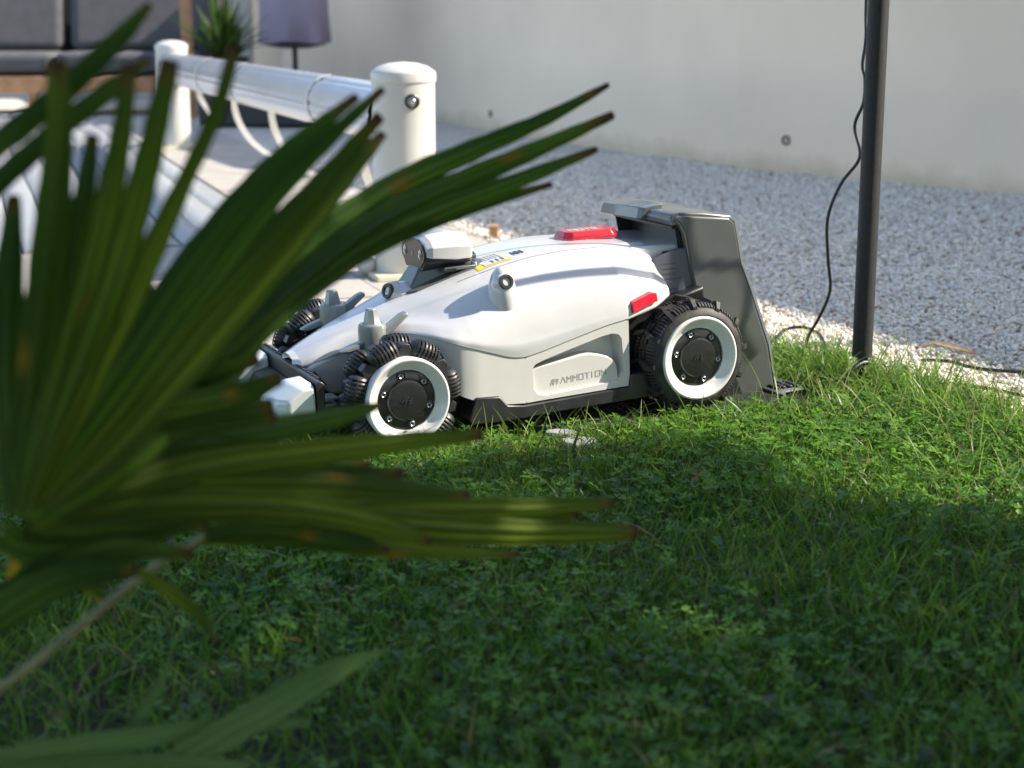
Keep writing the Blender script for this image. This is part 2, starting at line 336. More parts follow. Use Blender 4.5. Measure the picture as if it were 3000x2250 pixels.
# ------------------------------------------------------------------ the robot mower (local frame: x to the nose, y to the side we see, z up, origin between the rear axles)
PSI, TH = R(24.3), R(2.5)
ax_ = Vector((-math.cos(PSI) * math.cos(TH), -math.sin(PSI) * math.cos(TH), -math.sin(TH))); ay_ = Vector((math.sin(PSI), -math.cos(PSI), 0)); az_ = ax_.cross(ay_)
RORG = Vector((.21341, 2.79549, .110))
robot = thing('robot_mower', 'white robotic lawn mower shaped like a small racing car parked in its grey dock', 'robot mower')
robot.matrix_world = Matrix(((ax_.x, ay_.x, az_.x, RORG.x), (ax_.y, ay_.y, az_.y, RORG.y), (ax_.z, ay_.z, az_.z, RORG.z), (0, 0, 0, 1)))

def S_(t, s=.010):      # smooth ahead of the rear crease at x = .115, straight facets behind it
    a = [q for q in t if q[0] < .1149]; v = interp(.115, t); return a + smoothtab([(.115, v)] + [q for q in t if q[0] > .1151], .004, s)
ZT = S_([(-.02, .170), (.05, .177), (.10, .181), (.18, .182), (.24, .177), (.30, .166), (.35, .152), (.40, .136), (.45, .120), (.50, .101), (.55, .081), (.60, .058), (.636, .038)], .014)
YS = S_([(-.02, .085), (.30, .085), (.40, .068), (.46, .045), (.54, .036), (.60, .030), (.620, .026)], .014)
YK = S_([(-.02, .118), (.022, .128), (.042, .134), (.115, .147), (.30, .148), (.36, .138), (.41, .118), (.45, .085), (.50, .056), (.55, .046), (.60, .041), (.620, .035)], .010)
DK = S_([(-.02, .048), (.022, .040), (.042, .024), (.115, .022), (.28, .024), (.36, .026), (.42, .026), (.48, .016), (.56, .008), (.636, .006)], .010)
YB = S_([(.02, .168), (.06, .183), (.115, .196), (.38, .196), (.41, .192), (.435, .172), (.465, .125), (.50, .082), (.55, .062), (.60, .052), (.620, .044)], .007)
ZB = S_([(.02, .100), (.05, .086), (.1166, .074), (.1545, .068), (.213, .054), (.27, .040), (.2992, .0345), (.3215, .0368), (.354, .048), (.3945, .062), (.434, .076), (.465, .082), (.50, .073), (.55, .053), (.60, .036), (.636, .027)], .006)
BUL = [(.02, .001), (.12, .002), (.24, .004), (.32, .009), (.38, .009), (.43, .002), (.47, -.006), (.52, -.003), (.60, .001), (.636, .0)]
def half_profile(x):
    zt, ys, yk, dk, yb, zb, bl = (interp(x, t) for t in (ZT, YS, YK, DK, YB, ZB, BUL))
    ctrl = [(0, zt), (ys * .6, zt - .0008), (ys, zt - .004), (yk, zt - dk), (yk + (yb - yk) * .56 + bl, zt - dk + (zb - zt + dk) * .36), (yk + (yb - yk) * .90 + bl * .6, zt - dk + (zb - zt + dk) * .76), (yb, zb)]
    C = [Vector(c) for c in ctrl]; out = []
    for i in range(len(C) - 1):
        p0, p1, p2, p3 = C[max(i - 1, 0)] if i else Vector((-C[1].x, C[1].y)), C[i], C[i + 1], C[min(i + 2, len(C) - 1)]
        if i == 2 and .12 < x < .4: pass
        for k in range(6):
            t = k / 6; out.append(.5 * ((2 * p1) + (p2 - p0) * t + (2 * p0 - 5 * p1 + 4 * p2 - p3) * t * t + (3 * p1 - p0 - 3 * p2 + p3) * t ** 3))
    out.append(C[-1]); return out
def top_z(x, y):
    pr = half_profile(x); y = abs(y)
    for a, b in zip(pr, pr[1:]):
        if b.x >= y: return a.y + (b.y - a.y) * (y - a.x) / max(1e-6, b.x - a.x)
    return pr[-1].y
def side_y(x, z):
    pr = half_profile(x); best = pr[-1].x
    for a, b in zip(pr, pr[1:]):
        if (a.y - z) * (b.y - z) <= 0 and a.y != b.y: best = a.x + (b.x - a.x) * (a.y - z) / (a.y - b.y)
    return best
XS = sorted(set([.022, .032, .042, .055, .07, .085, .10, .1149, .1152, .1172] + [round(.122 + i * .006, 4) for i in range(83)] + [.617]))
mb = MB(); rows = []
for x in XS:
    pr = half_profile(x); yb, zb = pr[-1]
    pr = pr + [Vector((yb - .0015, zb - .0025)), Vector((yb - .006, zb - .003))]
    xo = x
    full = [(xo, -p.x, p.y) for p in reversed(pr[1:])] + [(xo, p.x, p.y) for p in pr]
    rows.append(full)
n = len(rows[0]); V = [p for r_ in rows for p in r_]; F = []
for i in range(len(rows) - 1):
    for k in range(n - 1): F.append((i * n + k, i * n + k + 1, (i + 1) * n + k + 1, (i + 1) * n + k))
mb.add(V, F); o = len(V)
# rounded nose cap and rear closing face
for (row, sg, xc) in ((rows[-1], 1, .620), (rows[0], -1, .012)):
    c = Vector((xc, 0, sum(p[2] for p in row) / n)); r1 = []
    for p in row: q = Vector(p); r1.append(q.lerp(c, .35) + Vector((sg * (.009 if sg > 0 else .002), 0, 0)))
    base = len(mb.v); mb.v += [tuple(p) for p in row] + [tuple(p) for p in r1] + [tuple(c)]
    for k in range(n - 1):
        a, b, c2, d = base + k, base + k + 1, base + n + k + 1, base + n + k
        mb.f.append((a, b, c2, d) if sg < 0 else (d, c2, b, a)); mb.f.append((d, c2, base + 2 * n) if sg < 0 else (base + 2 * n, c2, d))
shell = mb.build('body_shell', M['white'], robot, smooth=26)
# hood seam lines and centre panel line
for sg in (1, -1):
    mb = MB(); P = []
    for i in range(60):
        x = .112 + i * (.36 - .112) / 59; P.append((x, sg * (interp(x, YS) + .004)))
    for (x0, y0), (x1, y1) in zip(P, P[1:]):
        mb.add([(x0, y0 - .0008, top_z(x0, y0) + .0005), (x1, y1 - .0008, top_z(x1, y1) + .0005), (x1, y1 + .0008, top_z(x1, y1 + .0008) + .0004), (x0, y0 + .0008, top_z(x0, y0 + .0008) + .0004)], [(0, 1, 2, 3)])
    mb.build('hood_seam', M['seam'], shell, smooth=None)
# tail block running back into the dock
mb = MB(); mb.prism([(-.126, .166), (-.126, .02), (.03, -.02), (.06, .04), (.06, .172)], -.104, .104, 'y'); mb.build('tail', M['white'], robot, bevel=.008, seg=3)
mb = MB(); mb.prism([(-.12, .115), (-.12, .06), (.03, .02), (.045, .12)], -.099, .099, 'y'); mb.build('tail_side', M['grey'], robot, bevel=.006)
# under-body, chin and axle housings
mb = MB(); mb.prism([(-.06, .10), (-.06, -.03), (0, -.062), (.40, -.064), (.44, -.03), (.44, .06), (.36, .03), (.10, .06)], -.142, .142, 'y'); mb.build('chassis', M['black'], robot, bevel=.004)
mb = MB(); mb.prism([(.614, .027), (.600, .006), (.576, -.017), (.44, -.032), (.42, .07), (.50, .072), (.55, .052), (.60, .035)], -.056, .056, 'y'); mb.build('nose_chin', M['white'], robot, bevel=.005, seg=3)
mb = MB(); mb.prism([(.606, .022), (.588, .002), (.581, -.001), (.600, .024)], .0561, .0575, 'y'); mb.build('chin_groove', M['grey'], robot, smooth=None)

# lower flank panels with recess, pad and lettering
OUT = [(.1166, .0725), (.1545, .0655), (.213, .0515), (.27, .0375), (.2992, .0320), (.2992, -.0405), (.2736, -.0397), (.1132, -.0372), (.1132, .03)]
REC = [(.286, .004), (.2865, .013), (.281, .0200), (.262, .0262), (.212, .0385), (.160, .0510), (.143, .0530), (.131, .0500), (.1262, .0425), (.1245, .02), (.1222, -.0130), (.1262, -.0222), (.137, -.0262), (.20, -.0300), (.262, -.0330), (.278, -.0300), (.2855, -.0190)]
def ring_by_angle(poly, c, n):
    out = []
    for k in range(n):
        a = 2 * PI * k / n; d = Vector((math.cos(a), math.sin(a))); best = None
        for p, q in zip(poly, poly[1:] + poly[:1]):
            p = Vector(p) - c; q = Vector(q) - c; e = q - p; den = d.x * e.y - d.y * e.x
            if abs(den) < 1e-12: continue
            t = (p.x * e.y - p.y * e.x) / den; s = (p.x * d.y - p.y * d.x) / den
            if t > 0 and -1e-9 <= s <= 1 + 1e-9 and (best is None or t < best): best = t
        out.append(c + d * best)
    return out
for sg in (1, -1):
    c = Vector((.20, .004)); N = 220; a = ring_by_angle(OUT, c, N); b = ring_by_angle(REC, c, N)
    mb = MB(); Y0 = .1945
    def yy(p): return .1945
    V = [(p.x, sg * yy(p), p.y) for p in a] + [(c.x + (p.x - c.x) * .9, sg * yy(p), c.y + (p.y - c.y) * .95) for p in a] + [(p.x, sg * yy(p), p.y) for p in b] + [(c.x + (p.x - c.x) * .985, sg * .1915, c.y + (p.y - c.y) * .97) for p in b] + [(c.x + (p.x - c.x) * .95, sg * .164, c.y + (p.y - c.y) * .92) for p in b] + [(c.x, sg * .1635, c.y)]
    F = []
    for L in range(4):
        for k in range(N):
            q = (L * N + k, L * N + (k + 1) % N, (L + 1) * N + (k + 1) % N, (L + 1) * N + k); F.append(q if sg > 0 else q[::-1])
    for k in range(N):
        q = (4 * N + k, 4 * N + (k + 1) % N, 5 * N); F.append(q if sg > 0 else q[::-1])
    mb.add(V, F); fp = mb.build('flank_panel', M['panel'], robot, smooth=40)
    # forward part of the panel, following the belt line and curling in behind the front wheel
    mb = MB(); xs_ = [.2990 + i * .006 for i in range(34)]; BT_ = smoothtab([(.2990, -.0405), (.3329, -.0378), (.372, -.030), (.4037, -.0175), (.43, .000), (.46, .026), (.50, .045)], .003, .006)
    V = []; F = []
    for x in xs_:
        yb, zt_, zb_ = min(.1945, interp(x, YB) - .0012), interp(x, ZB) - .002, interp(x, BT_)
        for k in range(5): V.append((x, sg * yb, zt_ + (zb_ - zt_) * k / 4))
    for i in range(len(xs_) - 1):
        for k in range(4): q = (i * 5 + k, i * 5 + k + 1, (i + 1) * 5 + k + 1, (i + 1) * 5 + k); F.append(q[::-1] if sg < 0 else q)
    mb.add(V, F); mb.build('flank_front', M['panel'], robot, smooth=50)
    # rear return of the panel
    mb = MB(); mb.box(.1120, .1150, min(sg * .12, sg * .1925), max(sg * .12, sg * .1925), -.0368, .070); mb.build('panel_edge', M['panel'], fp, smooth=None)
    # pad inside the recess: lower face leans out, upper face leans back
    PAD = [(.2845, .0125), (.250, .0170), (.1975, .0240), (.182, .0242), (.1651, .0205), (.150, .0155), (.138, .0075), (.1333, -.002), (.1312, -.0262), (.20, -.0300), (.262, -.0328), (.278, -.0295), (.2848, -.0190)]
    mb = MB(); cc = Vector((.21, -.012))
    inner = [(cc.x + (x - cc.x) * .985, cc.y + (z - cc.y) * .95) for x, z in PAD]
    V = [(x, sg * .162, z) for x, z in PAD] + [(x, sg * .1868, z) for x, z in PAD] + [(x, sg * .1885, z) for x, z in inner]
    n = len(PAD); F = []
    for L in range(2):
        for k in range(n):
            q = (L * n + k, (L + 1) * n + k, (L + 1) * n + (k + 1) % n, L * n + (k + 1) % n); F.append(q if sg > 0 else q[::-1])
    F.append(tuple(range(2 * n, 3 * n)) if sg < 0 else tuple(range(3 * n - 1, 2 * n - 1, -1)))
    mb.add(V, F); pad = mb.build('recess_pad', M['panel'], robot, smooth=40, bevel=.002)
    mb = MB(); fn = (lambda u, v, d: (.2540 - u, .1887 + d, -.0200 + v + .045 * u)) if sg > 0 else (lambda u, v, d: (.170 + u, -.1886 - d, -.0180 + v + .03 * u))
    logo(mb, lambda x, y, t: fn(x, y + .0004, t * .3), .0098); letters(mb, 'AMMOTION', fn, .0092, .0074, .0034, .13, .0002, u0=.0200, v0=.0010); mb.build('lettering', M['print'], pad, smooth=None)
    # black skirt below
    mb = MB(); y0, y1 = sorted((sg * .150, sg * .200))
    mb.prism([(.3995, -.0536), (.386, -.0195), (.346, -.0222), (.3325, -.0386), (.305, -.0425), (.1159, -.0385), (.1128, -.0180), (.0775, -.0175), (.0635, -.0495), (.0715, -.0600), (.2309, -.0610), (.3333, -.0645), (.396, -.0620)], y0, y1, 'y'); mb.build('skirt', M['black'], robot, bevel=.0022)
    # tail light wedge set in the rear flank
    TT = [(.0505, .1036), (.0545, .1096), (.0655, .1108), (.1085, .1010)]; TB = [(.0505, .0950), (.0530, .0930), (.1085, .0795)]
    mb = MB(); V = []; F = []; nx_, nz_ = 16, 8
    ya, yb2, yc, yd = side_y(.1085, .1005), side_y(.1085, .0800), side_y(.056, .108), side_y(.056, .094)
    for i in range(nx_ + 1):
        x = .0505 + (.1085 - .0505) * i / nx_; z1, z0 = interp(x, TT), interp(x, TB); s = (x - .0505) / .058
        for k in range(nz_ + 1):
            z = z0 + (z1 - z0) * k / nz_; t = k / nz_; e_ = i in (0, nx_) or k in (0, nz_)
            y = (ya * t + yb2 * (1 - t)) * s + (yc * t + yd * (1 - t)) * (1 - s) + .0065
            V.append((x, sg * (y - (.011 if e_ else 0)), z))
    for i in range(nx_):
        for k in range(nz_): a_ = i * (nz_ + 1) + k; q = (a_, a_ + nz_ + 1, a_ + nz_ + 2, a_ + 1); F.append(q if sg < 0 else q[::-1])
    mb.add(V, F); mb.build('tail_light', M['red'], robot, smooth=25)

# side sensors and front sensor on teardrop bosses
def sensor(c, nrm, boss_c, boss_r, rr, sg=1):
    mb = MB(); mb.ball(boss_c, boss_r, 28, 20); bo = mb.build('sensor_boss', M['white'], robot, smooth=60)
    n = Vector(nrm).normalized(); c = Vector(c)
    mb = MB(); mb.lathe([(rr * .55, .0030), (rr * .62, .0042), (rr * .98, .0042), (rr * 1.06, .002), (rr * 1.06, -.012)], 30, c, n); mb.build('sensor_ring', M['black'], bo, smooth=40)
    mb = MB(); mb.lathe([(0, .0012), (rr * .6, .0012), (rr * .6, -.004)], 24, c, n); mb.build('sensor_face', M['white'], bo, smooth=40)
    mb = MB(); mb.lathe([(rr * .9, .0), (rr * 1.25, -.003), (rr * 1.5, -.014)], 30, c, n); mb.build('boss_collar', M['white'], bo, smooth=50)
for sg in (1, -1):
    sensor((.3165, sg * .1740, .1530), (.02, sg * 1, .34), (.3140, sg * .1510, .1240), (.0225, .0285, .0500), .0114, sg)
sensor((.4545, .012, .1295), (1, .35, .25), (.424, .006, .1230), (.036, .030, .0185), .0120)

# red stop button on the hood
mb = MB(); base = [(.140, .018), (.128, .030), (.050, .032), (.036, .020), (.036, -.020), (.050, -.032), (.128, -.030), (.140, -.018)]
top = [(x * .88 + .0105, y * .78) for x, y in base]
mb.prism(base, .1795, .1860, 'z'); mb.prism([(x * .985 + .0013, y * .97) for x, y in base], .1858, .1945, 'z', s1=top); btn = mb.build('stop_button', M['redbtn'], robot, bevel=.0015)
mb = MB(); letters(mb, 'STOP', lambda u, v, d: (.070 + u, .012 - v, .1947 + d), .016, .010, .0035, .2, .0004); mb.build('lettering', M['white'], btn, smooth=None)
# warning label on the hood: yellow border, white field, rows of dark print
def patch(name, x0, x1, y0, y1, lift, m, parent, n=8):
    mb = MB(); V = []; F = []
    for i in range(n + 1):
        for j in range(n + 1):
            x = x0 + (x1 - x0) * i / n; y = y0 + (y1 - y0) * j / n; V.append((x, y, top_z(x, y) + lift))
    for i in range(n):
        for j in range(n): F.append((i * (n + 1) + j, (i + 1) * (n + 1) + j, (i + 1) * (n + 1) + j + 1, i * (n + 1) + j + 1))
    mb.add(V, F); return mb.build(name, m, parent, smooth=40)
lab = patch('warning_label', .262, .322, .010, .078, .0008, M['yellow'], robot); patch('label_field', .266, .308, .014, .074, .0014, M['white'], lab)
for i in range(6): patch('print_row', .270 + i * .006, .2725 + i * .006, .020, .048 + random.uniform(0, .006), .0019, M['print'], lab, 3)
for i, (a, b) in enumerate(((.272, .275), (.281, .284), (.290, .293))): patch('print_row', a, b, .056, .070, .0019, M['ink'], lab, 3)
for a, b in ((.232, .236), (.239, .245), (.248, .251)): patch('hood_print', a, b, .040, .062, .0010, M['ink'], shell, 3)

# camera head on its mount
mb = MB()
mount = [(.446, .0), (.436, .030), (.418, .048), (.318, .060), (.302, .052), (.300, .036), (.300, -.036), (.302, -.052), (.318, -.060), (.418, -.048), (.436, -.030)]
V = [(x, y, top_z(x, y) - .006) for x, y in mount] + [(x, y, top_z(x, y) + .0035) for x, y in mount]; n = len(mount)
mb.add(V + [(.37, 0, top_z(.37, 0) + .006)], [(k, (k + 1) % n, n + (k + 1) % n, n + k)[::-1] for k in range(n)] + [(n + k, n + (k + 1) % n, 2 * n)[::-1] for k in range(n)])
mount_o = mb.build('camera_mount', M['grey'], robot, smooth=20)
mb = MB(); mb.prism([(.428, -.032), (.428, .032), (.340, .038), (.340, -.038)], .128, .170, 'z', s1=[(.399, -.022), (.399, .022), (.345, .030), (.345, -.030)]); mb.build('pedestal', M['grey'], mount_o, bevel=.003)
mb = MB(); mb.box(.312, .372, .046, .056, .1585, .1645); mb.build('mount_slider', M['grey'], mount_o, rot=None, bevel=.0015)
mb = MB(); mb.lathe([(0, .006), (.004, .006), (.005, .003), (.005, -.004)], 14, (.318, .050, top_z(.318, .05) + .004), (0, .25, 1)); mb.build('screw', M['steel'], mount_o)
mb = MB()
for i in range(5): mb.box(.352 + i * .0035, .3540 + i * .0035, .050, .0575, .1575, .1625)
mb.build('clamp_teeth', M['black'], mount_o, smooth=None)
def loft(mb, secs, cap0=True, cap1=True):
    n = len(secs[0]); b = len(mb.v); mb.v += [tuple(p) for s in secs for p in s]
    for i in range(len(secs) - 1):
        for k in range(n): mb.f.append((b + i * n + k, b + i * n + (k + 1) % n, b + (i + 1) * n + (k + 1) % n, b + (i + 1) * n + k))
    if cap0: mb.f.append(tuple(b + k for k in range(n - 1, -1, -1)))
    if cap1: mb.f.append(tuple(b + (len(secs) - 1) * n + k for k in range(n)))
def headsec(x, w, zt, zm, zb, zlow, ys):
    return [(x, w, zm), (x, w * .80, (zt + zm) / 2 + .001), (x, w * .42, zt - .001), (x, -w * .42, zt - .001), (x, -w * .80, (zt + zm) / 2 + .001), (x, -w, zm), (x, -w * .97, zb), (x, -w * .72, zlow), (x, w * .72, zlow), (x, w * .97, zb)]
mb = MB(); loft(mb, [headsec(0.4005, .0545, .2105, .196, .184, .182, 0), headsec(0.3910, .0590, .2165, .199, .1815, .180, 0), headsec(0.3510, .0620, .2205, .199, .1765, .176, 0), headsec(0.3240, .0590, .2155, .197, .1765, .176, 0), headsec(0.3180, .048, .204, .193, .180, .178, 0)])
head = mb.build('camera_head', M['white'], robot, smooth=12, bevel=.0015)
mb = MB(); loft(mb, [headsec(0.4030, .0525, .2095, .190, .176, .160, 0), headsec(0.3935, .0540, .2120, .190, .174, .1605, 0), headsec(0.3310, .0570, .190, .180, .173, .166, 0), headsec(0.3130, .050, .186, .180, .174, .170, 0)])
mb.build('head_underside', M['black'], head, smooth=15, bevel=.001)
face = [(.052, .190), (.040, .2035), (.018, .2090), (-.018, .2090), (-.040, .2035), (-.052, .190), (-.050, .178), (-.032, .1640), (.032, .1640), (.050, .178)]
mb = MB(); mb.prism([(y, z) for y, z in face], .4025, .4045, 'x'); win = mb.build('camera_window', M['lens'], head, smooth=None, bevel=.0006)
for y in (-.034, .034):
    mb = MB(); mb.lathe([(0, .0012), (.006, .0010), (.0075, .0002), (.0085, .0008), (.0092, -.001)], 24, (.4047, y, .187), (1, 0, 0)); mb.build('camera_lens', M['glass'], head)
mb = MB(); mb.prism([(-.002, .190), (.002, .190), (.002, .182), (-.001, .180), (-.004, .182)], .4046, .4052, 'x'); mb.build('status_mark', M['print'], head, smooth=None)
mb = MB(); 
for y0, y1 in ((.004, .010), (.014, .018)): mb.add([(.386, y0, .2178), (.386, y1, .2178), (.352, y1, .2212), (.352, y0, .2212)], [(0, 1, 2, 3)])
mb.build('head_print', M['print'], head, smooth=None)

# steering pivots with wing blades, both sides
for sg in (1, -1):
    mb = MB(); mb.lathe([(.0235, -.02), (.0225, .018), (.0215, .026), (.0190, .0285), (.0150, .0285)], 28, (.515, sg * .098, .0700), (0, 0, 1)); mb.lathe([(.0150, .0285), (.0140, .0300), (.0095, .0500), (.0075, .0520), (0, .0520)], 8, (.515, sg * .098, .0700), (0, 0, 1))
    cap = mb.build('steering_cap', M['cap'], robot, smooth=30)
    y0, y1 = sorted((sg * .094, sg * .112))
    mb = MB(); mb.prism([(.574, .060), (.560, .0665), (.515, .080), (.470, .1085), (.459, .1120), (.4565, .1055), (.485, .083), (.515, .066), (.560, .057)], y0, y1, 'y'); mb.build('wing_blade', M['cap'], robot, bevel=.003)
    mb = MB(); y0, y1 = sorted((sg * .04, sg * .155)); mb.tube([(.508, y0, .0), (.508, y1, .0)], .018, 16); mb.tube([(.512, sg * .098, -.01), (.515, sg * .098, .07)], .016, 14); mb.build('axle', M['black'], robot)

# bumper: thin black spanning plate, two pale end boxes, small fins behind
mb = MB(); mb.prism([(.622, -.028), (.619, .028), (.624, .033), (.632, .033), (.634, -.028)], -.168, .168, 'y'); bp = mb.build('bumper_plate', M['black'], robot, bevel=.0015)
mb = MB(); mb.prism([(.634, .010), (.662, .004), (.672, -.012), (.660, -.026), (.634, -.026)], -.09, .09, 'y'); mb.build('bumper_core', M['black'], bp, bevel=.002)
mb = MB()
for i in range(26): mb.box(.6195, .6245, -.150 + i * .0115, -.150 + i * .0115 + .006, .0325, .0345)
mb.build('plate_teeth', M['black'], bp, smooth=None)
for sg in (1, -1):
    y0, y1 = sg * .090, sg * .166
    P0 = [(.6345, .0300), (.660, .0285), (.692, .0080), (.696, -.008), (.672, -.0320), (.6345, -.0320)]
    P1 = [(.6345, .0255), (.654, .0240), (.676, .0080), (.678, -.010), (.662, -.0300), (.6345, -.0310)]
    P2 = [(.6345, .0300), (.666, .0285), (.704, .0060), (.706, -.006), (.680, -.0320), (.6345, -.0320)]
    mb = MB(); ys = [sg * .085, sg * .098, sg * .150, sg * .166]; secs = [[(x - .006 if i not in (0, 5) else x, ys[0], z * .8) for i, (x, z) in enumerate(P0)], [(x, ys[1], z) for x, z in P2], [(x, ys[2], z) for x, z in P0], [(x, ys[3], z) for x, z in P1]]
    if sg < 0: secs = secs[::-1]
    loft(mb, secs); mb.build('bumper_end', M['silver'], robot, smooth=20, bevel=.004, seg=3)
    for i in range(4):
        mb = MB(); a, b = sorted((sg * .132, sg * .166)); mb.prism([(.6215, .006 - i * .009), (.598 + i * .002, .0045 - i * .009), (.598 + i * .002, .003 - i * .009), (.6215, .001 - i * .009)], a, b, 'y'); mb.build('fin', M['grey'], bp, smooth=None)

# ---- wheels (built around their own axle; +y is the outer side), then copied to the other side turned half round
def hub_parts(parent, depth, rr):
    # dished rim ring, black flange with six screws and boss
    mb = MB(); mb.lathe([(rr * 1.0, -.022), (rr * 1.0, -.004), (rr * .985, -.001), (rr * .955, 0), (rr * .925, -.0006), (rr * .885, -.0030), (rr * .84, -.0065), (rr * .78, -.0100), (rr * .735, -.0116), (rr * .700, -.0120), (rr * .695, -.022)], 72); mb.build('rim', M['rimwhite'], parent, smooth=50)
    mb = MB(); mb.lathe([(rr * .705, -.0180), (rr * .685, -.0150), (rr * .63, -.0138), (rr * .480, -.0128), (rr * .466, -.0092), (rr * .45, -.0078), (rr * .42, -.0074), (0, -.0074)], 64); mb.build('hub_cap', M['hub'], parent, smooth=35); fl = parent
    for k in range(6):
        a = 2 * PI * k / 6 + .22; c = (rr * .575 * math.cos(a), -.0134, rr * .575 * math.sin(a))
        mb = MB(); mb.lathe([(0, -.0012), (.0020, -.0010), (.0022, .0018), (.0034, .0026), (.0044, .0020), (.0046, 0), (.0046, -.003)], 16, c, (0, 1, 0)); mb.build('screw', M['steel'], fl, smooth=40)
        mb = MB(); mb.lathe([(.0050, .0004), (.0058, .0022), (.0072, .0020), (.0076, -.002)], 18, c, (0, 1, 0)); mb.build('screw_collar', M['hub'], fl, smooth=40)
    mb = MB(); ca, sa = math.cos(R(14)), math.sin(R(14)); s = .0095
    def fn(x, y, t): x -= .9 * s; y -= .5 * s; return (-(x * ca + y * sa) * 1.15, -.0074 + t * 1.1, (-x * sa + y * ca) * 1.15)
    logo(mb, fn, s, .0013); mb.build('hub_emblem', M['black'], fl, smooth=None)
def roller_mesh():
    L, r0 = .0470, .0182; f = lambda h: r0 * (1 - .30 * (2 * abs(h) / L) ** 2.4); prof = [(.003, -L / 2 - .001), (r0 * .50, -L / 2), (r0 * .62, -L / 2 + .0012)]
    e0 = -L / 2 + .0020; st = (L - .0040) / 7
    for i in range(7):
        u = e0 + st * i; v = u + st * .62; w = u + st; rr1 = .0007
        prof += [(f(u) - rr1, u + .0001), (f(u), u + .0007), (f(v), v - .0007), (f(v) - rr1, v), (f(v) - .0036, v + .0003), (f(w) - .0036, w - .0003)]
    prof = prof[:-2] + [(r0 * .62, L / 2 - .0012), (r0 * .50, L / 2), (.003, L / 2 + .001)]
    mb = MB(); mb.lathe(prof, 26, (0, 0, 0), (1, 0, 0))
    for k in range(8):
        a = 2 * PI * (k + .5) / 8; c, s = math.cos(a), math.sin(a)
        P = [(h, c * (f(h) - .0010), s * (f(h) - .0010)) for h in (-.019, -.010, 0, .010, .019)]; mb.tube(P, .0011, 5)
    return mb.mesh('roller', M['roller'], 35)
ROLL = roller_mesh()
def front_wheel():
    e = MB(); e.lathe([(.050, -.075), (.054, -.074), (.056, -.045), (.056, -.018), (.040, -.024), (.040, -.07), (.052, -.075)], 48); w = e.build('front_wheel', M['black'], robot, smooth=40)
    hub_parts(w, .02, .067)
    for row, (yy_, off) in enumerate(((-.0265, .16), (-.0615, .16 + PI / 7))):
        for k in range(7):
            a = 2 * PI * k / 7 + off; rc = .0765
            m = Matrix.Translation((rc * math.cos(a), yy_, rc * math.sin(a))) @ Matrix.Rotation(-a + PI / 2, 4, 'Y')
            inst(ROLL, 'roller', w, mtx=m)
        for k in range(7):
            a = 2 * PI * (k + .5) / 7 + off
            mb = MB(); c, s = math.cos(a), math.sin(a)
            mb.add([(r_ * c - t * s, yy_ + d, r_ * s + t * c) for d in (-.0095, .0095) for r_, t in ((.056, -.020), (.0850, -.0062), (.0850, .0062), (.056, .020))], [(0, 1, 2, 3), (7, 6, 5, 4), (0, 4, 5, 1), (1, 5, 6, 2), (2, 6, 7, 3), (3, 7, 4, 0)]); mb.build('roller_bracket', M['black'], w, bevel=.001)
    return w
